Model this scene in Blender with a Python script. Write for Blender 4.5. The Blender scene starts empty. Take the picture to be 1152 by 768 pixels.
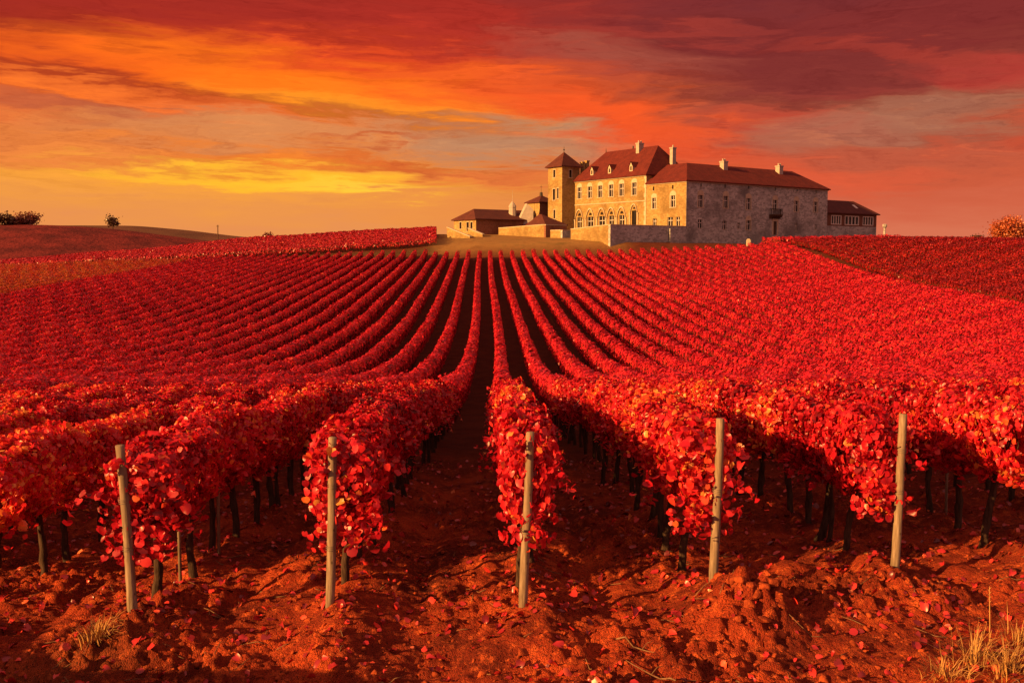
import bpy, math, random
import numpy as np
from mathutils import Vector, Matrix, Euler

random.seed(11)
RNG = np.random.default_rng(7)
C = bpy.context.scene.collection
R = math.radians
EXPO = 1.22
EYE = 3.56                      # camera height above the headland
F = 1120.0                      # focal length in photo pixels (1152 wide)

# ------------------------------------------------------------------ camera
cam_d = bpy.data.cameras.new('camera')
cam = bpy.data.objects.new('camera', cam_d)
C.objects.link(cam)
cam.location = (0, 0, EYE)
PITCH, YAW = math.atan(94 / F), math.atan(28 / F)
cam.rotation_euler = (math.pi / 2 - PITCH, 0, -YAW)
cam_d.sensor_width = 36
cam_d.lens = 36 * F / 1152
cam_d.clip_end = 12000
bpy.context.scene.camera = cam
_rot = Euler((math.pi / 2 - PITCH, 0, -YAW)).to_matrix()


def ray(x, y):
    return _rot @ Vector(((x - 576) / F, (384 - y) / F, -1.0))


def at(x, y, D):
    """World point seen at photo pixel (x, y) at forward distance D."""
    d = ray(x, y)
    return Vector((0, 0, EYE)) + d * (D / d.y)


def srgb(r, g, b):
    f = lambda c: (c / 255 / 12.92) if c / 255 <= .04045 else ((c / 255 + .055) / 1.055) ** 2.4
    return (f(r), f(g), f(b))


# ------------------------------------------------------------------ numeric helpers
def pchip(xk, yk, x):
    xk = np.asarray(xk, float); yk = np.asarray(yk, float)
    h = np.diff(xk); d = np.diff(yk) / h
    m = np.zeros_like(yk)
    for i in range(1, len(xk) - 1):
        if d[i - 1] * d[i] > 0:
            w1, w2 = 2 * h[i] + h[i - 1], h[i] + 2 * h[i - 1]
            m[i] = (w1 + w2) / (w1 / d[i - 1] + w2 / d[i])
    m[0], m[-1] = d[0], d[-1]
    x = np.clip(x, xk[0], xk[-1])
    i = np.clip(np.searchsorted(xk, x) - 1, 0, len(h) - 1)
    t = (x - xk[i]) / h[i]
    t2, t3 = t * t, t * t * t
    return ((2 * t3 - 3 * t2 + 1) * yk[i] + (t3 - 2 * t2 + t) * h[i] * m[i]
            + (-2 * t3 + 3 * t2) * yk[i + 1] + (t3 - t2) * h[i] * m[i + 1])


def hash2(ix, iy, s):
    n = (ix.astype(np.int64) * 374761393 + iy.astype(np.int64) * 668265263 + s * 974711) & 0x7fffffff
    n = ((n ^ (n >> 13)) * 1274126177) & 0x7fffffff
    n = n ^ (n >> 16)
    return (n & 0xffff) / 65535.0


def vnoise(x, y, s=0):
    x0, y0 = np.floor(x), np.floor(y)
    fx, fy = x - x0, y - y0
    fx, fy = fx * fx * (3 - 2 * fx), fy * fy * (3 - 2 * fy)
    a, b = hash2(x0, y0, s), hash2(x0 + 1, y0, s)
    c, d = hash2(x0, y0 + 1, s), hash2(x0 + 1, y0 + 1, s)
    return (a * (1 - fx) + b * fx) * (1 - fy) + (c * (1 - fx) + d * fx) * fy - .5


def cells(x, y, s=0):
    """Distance to the nearest and second nearest jittered cell centre."""
    x0, y0 = np.floor(x), np.floor(y)
    d1 = np.full(x.shape, 9.0); d2 = np.full(x.shape, 9.0)
    for i in (-1, 0, 1):
        for j in (-1, 0, 1):
            px = x0 + i + hash2(x0 + i, y0 + j, s); py = y0 + j + hash2(x0 + i, y0 + j, s + 5)
            d = np.hypot(px - x, py - y)
            d2 = np.minimum(d2, np.maximum(d1, d)); d1 = np.minimum(d1, d)
    return d1, d2


# ------------------------------------------------------------------ terrain height
UPX = [-300, 0, 150, 305, 450, 495, 540, 690, 780, 870, 1000, 1152, 1500]
UK = [(p - 548) / F for p in UPX]
NEAR = [(-200, 3.9), (-20, 3.5), (5, 3.56), (10.5, 3.56), (20, 4.35), (33, 5.9), (48, 7.4), (65, 7.95), (86, 7.6), (112, 6.3), (140, 4.75)]
D160 = [4.4, 4.2, 3.9, 3.6, 3.35, 3.3, 3.3, 3.2, 3.1, 2.9, 2.8, 2.8, 3.0]
D195 = [3.7, 3.2, 2.3, 1.3, .6, .3, .1, -.1, -.75, -1.35, -2.0, -1.9, -1.0]
D206 = [3.5, 3.0, 1.9, .5, -.9, -1.7, -2.5, -3.2, -2.2, -1.9, -2.5, -2.2, -1.2]
D222 = [3.3, 2.7, 1.1, -1.2, -3.2, -3.9, -4.4, -4.6, -3.6, -2.8, -2.7, -2.3, -1.2]
D252 = [3.3, 2.4, -.1, -3.6, -5.4, -5.9, -6.0, -5.8, -5.0, -3.8, -3.0, -2.0, -.8]
D300 = [5, 4.4, 2.5, 0, -2, -3, -3, -3, -3, -2, -1, 0, 2]
D420 = [9] * 13
DFAR = [13] * 13


def terrain(X, Y, detail=True):
    X = np.asarray(X, float); Y = np.asarray(Y, float)
    D = Y
    u = X / np.maximum(Y, 5.0)
    cols = []
    for i in range(13):
        k = NEAR + [(160, D160[i]), (195, D195[i]), (201.5, D206[i]), (222, D222[i]), (252, D252[i]), (300, D300[i]), (420, D420[i]), (900, DFAR[i]), (9000, DFAR[i])]
        cols.append(pchip([a for a, _ in k], [b for _, b in k], D))
    cols = np.stack(cols)
    uu = np.clip(u, UK[0], UK[-1])
    j = np.clip(np.searchsorted(UK, uu.ravel()).reshape(uu.shape) - 1, 0, 11)
    UKa = np.array(UK)
    t = (uu - UKa[j]) / (UKa[j + 1] - UKa[j]); t = t * t * (3 - 2 * t) * .5 + t * .5
    a = np.take_along_axis(cols, j[None], 0)[0]; b = np.take_along_axis(cols, (j + 1)[None], 0)[0]
    z = EYE - (a * (1 - t) + b * t)
    z = z + .10 * vnoise(X * .13, Y * .13, 3) * np.clip((Y - 14) / 30, 0, 1)
    z = z - .085 * np.clip(-X - 1.3, 0, 5) * np.clip(1 - (Y - 12) / 26, 0, 1) * np.clip(Y / 8, 0, 1)
    # unseen bank added below the frame so its shadow dims the left foreground
    bx, by = 8.0 / 9.43, -5.0 / 9.43
    al = np.clip((X + 9.7) * bx + (Y - 9.8) * by, 0, 9.43)
    dd = np.hypot(X + 9.7 - al * bx, Y - 9.8 - al * by)
    z = z + np.exp(-(dd / .62) ** 2) * (1.38 + .6 * vnoise(al * .9, al * 0, 61)) * np.clip((11.5 - al) / 4, 0, 1)
    if detail:
        z = z + soil_detail(X, Y)
    return z


ROWX = {-2: -3.78, -1: -1.62, 0: .40, 1: 2.44, 2: 4.60}
ROWD = {-2: 10.47, -1: 10.3, 0: 10.2, 1: 10.75, 2: 11.4, -3: 10.9, 3: 12.0}


def row_x(k):
    return ROWX[k] if k in ROWX else (-3.78 + 2.1 * (k + 2) if k < 0 else 4.60 + 2.1 * (k - 2))


def bend(D):
    return .60 * np.exp(-((np.asarray(D, float) - 85) / 50.) ** 2) + .25 * np.clip((np.asarray(D, float) - 85) / 110., 0, 1) - .033


def row_d(k):
    return ROWD.get(k, 11.2 if k < 0 else 12.3)


def soil_detail(X, Y):
    fade = np.clip(1 - (np.abs(Y - 9) - 6) / 22, 0, 1) * np.clip(1 - (np.abs(X) - 8) / 14, 0, 1)
    z = np.zeros_like(X)
    for k in range(-6, 8):
        rx = row_x(k)
        start = np.clip((Y - (row_d(k) - 1.0)) / .9, 0, 1)
        wob = rx + .10 * vnoise(Y * .7, X * 0 + k, 21)
        z = z + .12 * np.exp(-((X - wob) / .36) ** 2) * start * (1 + .9 * vnoise(X * 2.1, Y * 1.6, 9))
        # tongues of loose soil pushed out in front of the row ends
        z = z + .13 * np.exp(-((X - rx - .12) / .42) ** 2 - ((Y - row_d(k) + .55) / .75) ** 2) * (1 + 1.2 * vnoise(X * 3, Y * 3, 4))
    z = z + .13 * vnoise(X * .8, Y * .8, 1) + .09 * vnoise(X * 2.1, Y * 2.1, 2)
    z = z + .055 * vnoise(X * 4.7, Y * 4.2, 5) + .035 * vnoise(X * 10.5, Y * 9.5, 6) + .018 * vnoise(X * 23, Y * 21, 7)
    # long wheel furrows between the rows
    z = z - .09 * np.clip(np.sin(X * 5.98 + .6 * vnoise(X * .5, Y * .3, 31)), 0, 1) ** 2 * np.clip((Y - 9.6) / 2, 0, 1)
    # clods: raised cells with sharp gaps
    d1, d2 = cells(X * 3.1, Y * 3.1, 12)
    rough = np.clip(.5 + 2.4 * vnoise(X * .55, Y * .55, 14), 0, 1)
    z = z + .12 * rough * np.clip((d2 - d1) * 2.2, 0, 1) * hash2(np.floor(X * 3.1), np.floor(Y * 3.1), 3)
    d1, d2 = cells(X * 8, Y * 8, 17)
    z = z + .055 * rough * np.clip((d2 - d1) * 2.5, 0, 1)
    # the heap of clods by the fourth post
    r2 = ((X - 2.72) / .52) ** 2 + ((Y - 10.0) / .55) ** 2
    heap = np.exp(-r2 * 1.1)
    d1, d2 = cells(X * 4.3 + .3, Y * 4.3, 23)
    z = z + .26 * heap + .16 * heap * np.clip((d2 - d1) * 2.6, 0, 1)
    return (z - .26) * fade


def gz(x, y):
    return float(terrain(np.array([x]), np.array([y]))[0])


# ------------------------------------------------------------------ node helpers
class NT:
    def __init__(s, tree):
        s.t = tree; s.n = tree.nodes; s.l = tree.links
        s.n.clear()

    def put(s, sock, v):
        if v is None:
            return
        if isinstance(v, bpy.types.NodeSocket):
            s.l.new(v, sock)
        elif isinstance(v, (tuple, list)):
            sock.default_value = tuple(v) + ((1.0,) if len(v) == 3 and len(sock.default_value) == 4 else ())
        else:
            sock.default_value = v

    def m(s, op, a, b=None, c=None, clamp=False):
        n = s.n.new('ShaderNodeMath'); n.operation = op; n.use_clamp = clamp
        for i, v in enumerate((a, b, c)):
            s.put(n.inputs[i], v)
        return n.outputs[0]

    def vm(s, op, a, b=None):
        n = s.n.new('ShaderNodeVectorMath'); n.operation = op
        s.put(n.inputs[0], a); s.put(n.inputs[1], b)
        return n.outputs[0]

    def xyz(s, x, y, z):
        n = s.n.new('ShaderNodeCombineXYZ')
        for i, v in enumerate((x, y, z)):
            s.put(n.inputs[i], v)
        return n.outputs[0]

    def sep(s, v):
        n = s.n.new('ShaderNodeSeparateXYZ'); s.l.new(v, n.inputs[0]); return n.outputs

    def noise(s, vec, scale, detail=4, rough=.55, dist=0., out='Fac'):
        n = s.n.new('ShaderNodeTexNoise'); s.put(n.inputs['Vector'], vec)
        n.inputs['Scale'].default_value = scale; n.inputs['Detail'].default_value = detail
        n.inputs['Roughness'].default_value = rough; n.inputs['Distortion'].default_value = dist
        return n.outputs[out]

    def voro(s, vec, scale, feature='F1', out='Distance'):
        n = s.n.new('ShaderNodeTexVoronoi'); n.feature = feature; s.put(n.inputs['Vector'], vec)
        n.inputs['Scale'].default_value = scale
        return n.outputs[out]

    def mix(s, f, a, b, mode='MIX'):
        n = s.n.new('ShaderNodeMix'); n.data_type = 'RGBA'; n.blend_type = mode
        s.put(n.inputs[0], f); s.put(n.inputs[6], a); s.put(n.inputs[7], b)
        return n.outputs[2]

    def ramp(s, f, stops, interp='LINEAR'):
        n = s.n.new('ShaderNodeValToRGB'); cr = n.color_ramp; cr.interpolation = interp
        s.put(n.inputs[0], f)
        while len(cr.elements) < len(stops):
            cr.elements.new(.5)
        for e, (p, c) in zip(cr.elements, stops):
            e.position = p; e.color = tuple(c) + (1.,)
        return n.outputs[0]

    def mapr(s, v, a, b, c=0., d=1., smooth=True):
        n = s.n.new('ShaderNodeMapRange'); n.interpolation_type = 'SMOOTHSTEP' if smooth else 'LINEAR'
        s.put(n.inputs[0], v)
        for i, k in enumerate((a, b, c, d)):
            n.inputs[i + 1].default_value = k
        return n.outputs[0]

    def coord(s, which):
        return s.n.new('ShaderNodeTexCoord').outputs[which]

    def pos(s):
        return s.n.new('ShaderNodeNewGeometry').outputs['Position']

    def attr(s, name):
        n = s.n.new('ShaderNodeAttribute'); n.attribute_name = name; return n.outputs['Fac']

    def bump(s, h, strength=.5, dist=.1):
        n = s.n.new('ShaderNodeBump'); n.inputs['Strength'].default_value = strength
        n.inputs['Distance'].default_value = dist; s.put(n.inputs['Height'], h); return n.outputs[0]

    def bsdf(s, col, rough=.8, spec=.3, normal=None):
        n = s.n.new('ShaderNodeBsdfPrincipled'); s.put(n.inputs['Base Color'], col)
        s.put(n.inputs['Roughness'], rough); s.put(n.inputs['Specular IOR Level'], spec)
        if normal is not None:
            s.l.new(normal, n.inputs['Normal'])
        return n

    def out(s, shader):
        o = s.n.new('ShaderNodeOutputMaterial'); s.l.new(shader, o.inputs[0])


def mat(name):
    m = bpy.data.materials.new(name); m.use_nodes = True
    return m, NT(m.node_tree)


def leaf_material(name, stops, patch=0.0, trans=.38, rough=.38):
    m, t = mat(name)
    tint = t.attr('tint')
    oi = t.n.new('ShaderNodeObjectInfo').outputs['Random']
    f = t.m('ADD', tint, t.m('MULTIPLY', t.m('SUBTRACT', oi, .5), .22))
    if patch:
        n = t.noise(t.pos(), .045, 3, .6)
        f = t.m('ADD', f, t.m('MULTIPLY', t.m('SUBTRACT', n, .5), patch))
    n2 = t.noise(t.pos(), 17, 2, .5)
    f = t.m('ADD', f, t.m('MULTIPLY', t.m('SUBTRACT', n2, .5), .16), clamp=True)
    col = t.ramp(f, stops)
    b = t.bsdf(col, rough, .55)
    tr = t.n.new('ShaderNodeBsdfTranslucent'); t.l.new(col, tr.inputs[0])
    mx = t.n.new('ShaderNodeMixShader'); mx.inputs[0].default_value = trans
    t.l.new(b.outputs[0], mx.inputs[1]); t.l.new(tr.outputs[0], mx.inputs[2])
    t.out(mx.outputs[0])
    return m


def simple(name, c1, c2, scale, rough=.85, bump=.3, bscale=None, spec=.25, stretch=(1, 1, 1), bdist=.02, coord='Object'):
    m, t = mat(name)
    v = t.vm('MULTIPLY', t.coord(coord), stretch)
    n = t.noise(v, scale, 6, .62)
    col = t.mix(t.mapr(n, .33, .67), c1, c2)
    n2 = t.noise(v, bscale or scale * 4, 5, .6)
    t.out(t.bsdf(col, rough, spec, t.bump(n2, bump, bdist)).outputs[0])
    return m


RED = [(0, (.13, .004, .009)), (.22, (.36, .006, .018)), (.50, (.62, .014, .034)), (.74, (.74, .042, .040)), (.90, (.80, .17, .04)), (1, (.80, .36, .08))]
REDFAR = [(0, (.17, .004, .012)), (.3, (.44, .009, .027)), (.6, (.68, .020, .044)), (.85, (.76, .065, .045)), (1, (.74, .20, .06))]
GOLD = [(0, (.22, .012, .014)), (.4, (.52, .045, .028)), (.7, (.58, .13, .035)), (1, (.42, .22, .045))]
DARKRED = [(0, (.08, .003, .005)), (.4, (.26, .008, .010)), (.75, (.44, .018, .016)), (1, (.55, .07, .025))]

M = {}
M['leaf'] = leaf_material('vine_leaf', RED, 0.25, .46)
M['leaf_far'] = leaf_material('vine_leaf_far', REDFAR, .5, .3)
M['leaf_mid'] = leaf_material('vine_leaf_mid', [(0, (.12, .004, .008)), (.4, (.34, .010, .018)), (.75, (.52, .022, .03)), (1, (.58, .10, .035))], .4, .25)
M['leaf_gold'] = leaf_material('vine_leaf_gold', GOLD, .5, .3)
M['leaf_dark'] = leaf_material('vine_leaf_dark', DARKRED, .4, .25)
M['fallen'] = leaf_material('fallen_leaf', [(0, (.08, .008, .008)), (.4, (.34, .014, .018)), (.8, (.62, .045, .03)), (1, (.7, .28, .09))], 0, .1)
M['tree_dark'] = leaf_material('tree_leaf_dark', [(0, (.035, .020, .011)), (1, (.11, .05, .024))], 0, .2)
M['tree_red'] = leaf_material('tree_leaf_red', [(0, (.12, .035, .022)), (1, (.26, .08, .045))], 0, .2)
M['tree_orange'] = leaf_material('tree_leaf_orange', [(0, (.22, .045, .018)), (.6, (.44, .095, .03)), (1, (.5, .15, .045))], 0, .3)
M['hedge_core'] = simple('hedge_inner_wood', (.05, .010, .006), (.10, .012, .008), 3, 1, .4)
M['bark'] = simple('vine_bark', (.030, .018, .012), (.070, .042, .028), 26, .95, .9, 60, .1, (1, 1, .22), .01)
M['bark_tree'] = simple('tree_bark', (.035, .02, .012), (.07, .04, .025), 6, .95, .6)
M['twig'] = simple('dry_twig', (.12, .06, .03), (.22, .12, .06), 20, .9)
M['wire'] = simple('wire_metal', (.10, .085, .07), (.2, .15, .11), 40, .5, .1, spec=.5)
M['straw'] = simple('dry_grass', (.32, .16, .045), (.48, .27, .085), 9, .8)
M['weed'] = simple('green_weed', (.035, .055, .015), (.09, .10, .03), 9, .8)
M['iron'] = simple('dark_iron', (.02, .017, .015), (.04, .03, .025), 9, .6)
M['oak'] = simple('dark_oak', (.05, .025, .014), (.09, .045, .024), 5, .8, .4, 12, stretch=(1, 1, .2))


def post_material():
    m, t = mat('weathered_post')
    v = t.vm('MULTIPLY', t.coord('Object'), (1, 1, .09))
    n = t.noise(v, 34, 6, .65)
    big = t.noise(t.coord('Object'), 3.2, 3, .6)
    col = t.ramp(n, [(.25, (.065, .043, .028)), (.5, (.20, .145, .095)), (.72, (.33, .255, .18))])
    col = t.mix(t.mapr(big, .45, .75), col, (.17, .12, .08))
    knots = t.voro(t.vm('MULTIPLY', t.coord('Object'), (1, 1, .55)), 9)
    col = t.mix(t.mapr(knots, .02, .13, 1, 0), col, (.06, .035, .02))
    t.out(t.bsdf(col, .85, .2, t.bump(n, .8, .006)).outputs[0])
    return m


M['post'] = post_material()


def stone_material(name, c1, c2, c3, scale=1.6, mortar=(.46, .40, .31)):
    m, t = mat(name)
    v = t.coord('Object')
    wob = t.noise(v, 2.5, 2, .5, out='Color')
    v2 = t.vm('ADD', v, t.vm('MULTIPLY', t.vm('SUBTRACT', wob, (.5, .5, .5)), (.22, .22, .22)))
    v3 = t.vm('MULTIPLY', v2, (1, 1, 1.9))
    cellc = t.voro(v3, scale, 'F1', 'Color')
    edge = t.voro(v3, scale, 'DISTANCE_TO_EDGE')
    big = t.noise(v, .16, 5, .65)
    fine = t.noise(v, 5, 4, .6)
    col = t.ramp(t.sep(cellc)[0], [(.1, c1), (.5, c2), (.9, c3)])
    col = t.mix(t.mapr(edge, .0, .07, 1, 0), col, mortar)
    col = t.mix(t.mapr(big, .42, .72), col, tuple(c * .62 for c in c1))
    col = t.mix(t.mapr(fine, .5, .8), col, tuple(c * .75 for c in c2))
    h = t.m('ADD', t.mapr(edge, 0, .09), t.m('MULTIPLY', fine, .5))
    t.out(t.bsdf(col, .92, .15, t.bump(h, .7, .08)).outputs[0])
    return m


M['stone'] = stone_material('limestone_rubble', (.27, .172, .062), (.345, .230, .085), (.40, .278, .112), mortar=(.33, .235, .105))
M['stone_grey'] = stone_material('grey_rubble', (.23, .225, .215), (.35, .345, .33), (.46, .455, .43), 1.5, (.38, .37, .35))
M['ashlar'] = simple('cut_limestone', (.36, .30, .21), (.45, .38, .28), 2, .85, .25)
M['plaster'] = simple('pale_plaster', (.30, .26, .22), (.38, .33, .28), 1.5, .9, .2)
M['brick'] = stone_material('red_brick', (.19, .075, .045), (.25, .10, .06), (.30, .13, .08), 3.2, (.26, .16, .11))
M['plank'] = simple('stained_boards', (.10, .045, .028), (.16, .07, .042), 3, .85, .4, 9, stretch=(3, 3, .2))


def roof_material(name, c1, c2):
    m, t = mat(name)
    v = t.coord('Object')
    z = t.sep(v)[2]
    course = t.m('FRACT', t.m('MULTIPLY', z, 3.6))
    n = t.noise(v, .7, 5, .7); f = t.noise(v, 6, 3, .6)
    col = t.mix(t.mapr(n, .3, .7), c1, c2)
    col = t.mix(t.mapr(f, .5, .72), col, tuple(k * .5 for k in c1))
    col = t.mix(t.mapr(course, .0, .25, .55, 0), col, tuple(k * .35 for k in c1))
    h = t.m('ADD', course, t.m('MULTIPLY', f, .8))
    t.out(t.bsdf(col, .85, .2, t.bump(h, .6, .07)).outputs[0])
    return m


M['roof'] = roof_material('clay_tiles', (.085, .013, .011), (.135, .022, .016))
M['roof_old'] = roof_material('old_clay_tiles', (.07, .020, .017), (.105, .029, .022))
m, t = mat('window_glass')
t.out(t.bsdf((.014, .012, .012), .18, .4).outputs[0]); M['glass'] = m
m, t = mat('pale_shutter')
t.out(t.bsdf((.55, .50, .44), .7, .3).outputs[0]); M['pale'] = m


def soil_material():
    m, t = mat('red_soil')
    p = t.pos()
    n1 = t.noise(p, .9, 8, .62); n2 = t.noise(p, 7, 6, .65); n3 = t.noise(p, 38, 4, .6)
    col = t.ramp(n1, [(.30, (.065, .010, .006)), (.53, (.27, .035, .012)), (.74, (.60, .095, .025))])
    col = t.mix(t.mapr(n2, .48, .74), col, (.64, .125, .032))
    col = t.mix(t.mapr(n3, .52, .72), col, (.07, .02, .011))
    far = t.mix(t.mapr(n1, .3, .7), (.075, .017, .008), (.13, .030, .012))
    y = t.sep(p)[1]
    col = t.mix(t.mapr(y, 13, 30), col, far)  # soil darkens past the headland, row shade put into the colour
    g1 = t.noise(p, .25, 6, .7)
    straw = t.ramp(g1, [(.3, (.17, .085, .025)), (.5, (.27, .15, .05)), (.7, (.15, .10, .03))])
    green = t.mix(t.mapr(t.noise(p, .5, 5, .7), .35, .65), (.035, .035, .012), (.085, .065, .02))
    col = t.mix(t.attr('straw'), col, straw)
    col = t.mix(t.attr('green'), col, green)
    # little crumbs
    v1 = t.voro(p, 30); v2 = t.voro(p, 95)
    h = t.m('ADD', t.m('ADD', t.m('MULTIPLY', n2, 1.1), t.m('MULTIPLY', n3, .55)),
            t.m('ADD', t.m('MULTIPLY', t.m('SUBTRACT', .6, v1), .6), t.m('MULTIPLY', v2, -.45)))
    t.out(t.bsdf(col, .95, .12, t.bump(h, .9, .055)).outputs[0])
    return m


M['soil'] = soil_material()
M['clod'] = simple('soil_clod', (.15, .026, .010), (.38, .072, .020), 7, .95, .9, 22, .1, bdist=.03, coord='Object')
M['hill_red'] = simple('vineyard_hill', (.075, .012, .014), (.16, .022, .022), .09, .95, .8, .5, .1, bdist=1.0)
M['hill_brown'] = simple('fallow_hill', (.085, .040, .026), (.13, .060, .036), .03, .95, .5, .4, .1, bdist=.6)


# ------------------------------------------------------------------ object helpers
BASE = {}


def tag(o, label=None, cat=None, group=None, kind=None):
    if label: o['label'] = label
    if cat: o['category'] = cat
    if group: o['group'] = group
    if kind: o['kind'] = kind
    return o


def thing(name, loc, label, cat, group=None):
    o = bpy.data.objects.new(name, None); C.objects.link(o)
    o.empty_display_size = .2
    o.location = loc; BASE[o] = Vector(loc)
    return tag(o, label, cat, group)


def np_mesh(name, V, faces_flat, nper, smooth=True, attrs=None, mats=(), mat_idx=None):
    me = bpy.data.meshes.new(name)
    V = np.ascontiguousarray(V, np.float32)
    me.vertices.add(len(V)); me.vertices.foreach_set('co', V.ravel())
    faces_flat = np.ascontiguousarray(faces_flat, np.int32).ravel()
    nf = len(faces_flat) // nper
    me.loops.add(len(faces_flat)); me.loops.foreach_set('vertex_index', faces_flat)
    me.polygons.add(nf)
    me.polygons.foreach_set('loop_start', np.arange(nf, dtype=np.int32) * nper)
    me.polygons.foreach_set('loop_total', np.full(nf, nper, np.int32))
    if smooth:
        me.polygons.foreach_set('use_smooth', np.ones(nf, bool))
    for k, a in (attrs or {}).items():
        at_ = me.attributes.new(k, 'FLOAT', 'POINT'); at_.data.foreach_set('value', np.ascontiguousarray(a, np.float32))
    for mm in mats:
        me.materials.append(mm)
    if mat_idx is not None:
        me.polygons.foreach_set('material_index', np.ascontiguousarray(mat_idx, np.int32))
    me.update(calc_edges=True)
    me.validate()
    return me


def link(name, me, parent=None):
    o = bpy.data.objects.new(name, me); C.objects.link(o)
    if parent is not None:
        o.parent = parent
    return o


class MB:
    """Collects polygons in world coordinates."""
    def __init__(s):
        s.v = []; s.f = []

    def add(s, verts, faces):
        k = len(s.v)
        s.v += [tuple(p) for p in verts]
        s.f += [tuple(i + k for i in f) for f in faces]
        return s

    def hexa(s, b, t):
        return s.add(list(b) + list(t), [(3, 2, 1, 0), (4, 5, 6, 7), (0, 1, 5, 4), (1, 2, 6, 5), (2, 3, 7, 6), (3, 0, 4, 7)])

    def tube(s, pts, rad, n=7, cap=True, wob=0., rnd=random):
        rings = []
        pts = [Vector(p) for p in pts]
        for i, p in enumerate(pts):
            d = (pts[min(i + 1, len(pts) - 1)] - pts[max(i - 1, 0)]).normalized()
            ref = Vector((1, 0, 0)) if abs(d.x) < .8 else Vector((0, 1, 0))
            a = d.cross(ref).normalized(); b = d.cross(a)
            r = rad[i] if isinstance(rad, (list, tuple)) else rad
            rings.append([p + (a * math.cos(2 * math.pi * j / n) + b * math.sin(2 * math.pi * j / n)) * r * (1 + wob * rnd.uniform(-1, 1)) for j in range(n)])
        fs = []
        for i in range(len(rings) - 1):
            for j in range(n):
                fs.append((i * n + j, i * n + (j + 1) % n, (i + 1) * n + (j + 1) % n, (i + 1) * n + j))
        if cap:
            fs.append(tuple(reversed(range(n)))); fs.append(tuple((len(rings) - 1) * n + j for j in range(n)))
        return s.add([p for r in rings for p in r], fs)

    def build(s, name, m, parent=None, off=None, smooth=False):
        if off is None:
            p = parent; off = Vector((0, 0, 0))
            while p is not None:
                if p in BASE:
                    off = BASE[p]; break
                p = p.parent
        me = bpy.data.meshes.new(name)
        me.from_pydata([(a - off.x, b - off.y, c - off.z) for a, b, c in s.v], [], s.f)
        if smooth:
            me.polygons.foreach_set('use_smooth', [True] * len(me.polygons))
        me.materials.append(m); me.update()
        return link(name, me, parent)


# ------------------------------------------------------------------ ground
def axis(lo, hi, step, a, b, grow):
    core = list(np.arange(lo, hi + step * .5, step))
    up, s = [core[-1]], step
    while up[-1] < b:
        s = min(s * grow, 60); up.append(up[-1] + s)
    dn, s = [core[0]], step
    while dn[-1] > a:
        s = min(s * grow, 60); dn.append(dn[-1] - s)
    return np.array(sorted(set(dn[1:] + core + up[1:])))


gx = axis(-6.2, 7.2, .034, -3500, 3500, 1.06)
gy = axis(7.4, 13.0, .030, -160, 7000, 1.035)
GX, GY = np.meshgrid(gx, gy)
GZ = terrain(GX, GY)
GZ = np.where(GY > 800, GZ - .0, GZ)
nx, ny = len(gx), len(gy)
idx = np.arange(nx * ny).reshape(ny, nx)
quads = np.stack([idx[:-1, :-1], idx[:-1, 1:], idx[1:, 1:], idx[1:, :-1]], -1).reshape(-1, 4)


def sstep(a, b, x):
    t = np.clip((x - a) / (b - a), 0, 1); return t * t * (3 - 2 * t)


nz = vnoise(GX * .3, GY * .3, 40) * 3
straw = sstep(196, 201, GY + nz) * sstep(-14, -8, GX + nz) * (1 - sstep(25, 31, GX))
straw = np.maximum(straw, .8 * sstep(262, 275, GY))
green = sstep(58.2, 58.9, GX + .2 * nz) * (1 - sstep(60.8, 61.4, GX + .2 * nz)) * sstep(60, 90, GY)
green = np.maximum(green, sstep(196, 198, GY) * (1 - sstep(205, 207, GY)) * (1 - sstep(-12, -9, GX)) * .7)
green = np.maximum(green, .5 * np.clip(vnoise(GX * 1.1, GY * 1.1, 50) * 3 - .2, 0, 1) * sstep(-2.6, -3.6, GX) * (1 - sstep(9.3, 10.4, GY)))
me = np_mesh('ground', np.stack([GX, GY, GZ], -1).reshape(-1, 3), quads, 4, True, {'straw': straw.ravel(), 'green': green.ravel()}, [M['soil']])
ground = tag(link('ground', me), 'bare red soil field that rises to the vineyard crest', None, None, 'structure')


# ------------------------------------------------------------------ leaves
def frame(nrm, rng, hang=1.0):
    n = nrm / np.maximum(np.linalg.norm(nrm, axis=1, keepdims=True), 1e-6)
    d = rng.normal(0, .55, n.shape); d[:, 2] -= hang
    d -= n * (d * n).sum(1, keepdims=True)
    d /= np.maximum(np.linalg.norm(d, axis=1, keepdims=True), 1e-6)
    return n, d, np.cross(n, d)


# rounded heart-shaped leaf: (along, across, lift)
LV = np.array([(.06, 0, 0), (.98, 0, -.20), (.46, 0, -.03),
               (-.05, .22, .05), (.10, .47, .10), (.42, .55, .08), (.78, .40, -.05),
               (-.05, -.22, .05), (.10, -.47, .10), (.42, -.55, .08), (.78, -.40, -.05)])
LF = np.array([(2, 0, 3), (2, 3, 4), (2, 4, 5), (2, 5, 6), (2, 6, 1), (2, 7, 0), (2, 8, 7), (2, 9, 8), (2, 10, 9), (2, 1, 10)])


def leaves_mesh(name, P, nrm, size, tint, mats, rng, hang=1.0):
    n, d, b = frame(nrm, rng, hang)
    N = len(P)
    wid = rng.uniform(.66, 1.05, N); curl = rng.uniform(-.6, 3.6, N)
    L = LV[None] * np.ones((N, 1, 1))
    L[:, :, 1] *= wid[:, None]; L[:, :, 2] *= curl[:, None]
    L = L + rng.normal(0, .04, L.shape)
    V = P[:, None] + size[:, None, None] * ((L[:, :, :1] - .3) * d[:, None] + L[:, :, 1:2] * b[:, None] + L[:, :, 2:3] * n[:, None])
    Fc = (LF[None] + (np.arange(N) * 11)[:, None, None]).reshape(-1, 3)
    return np_mesh(name, V.reshape(-1, 3), Fc, 3, True, {'tint': np.repeat(tint, 11)}, mats)


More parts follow.
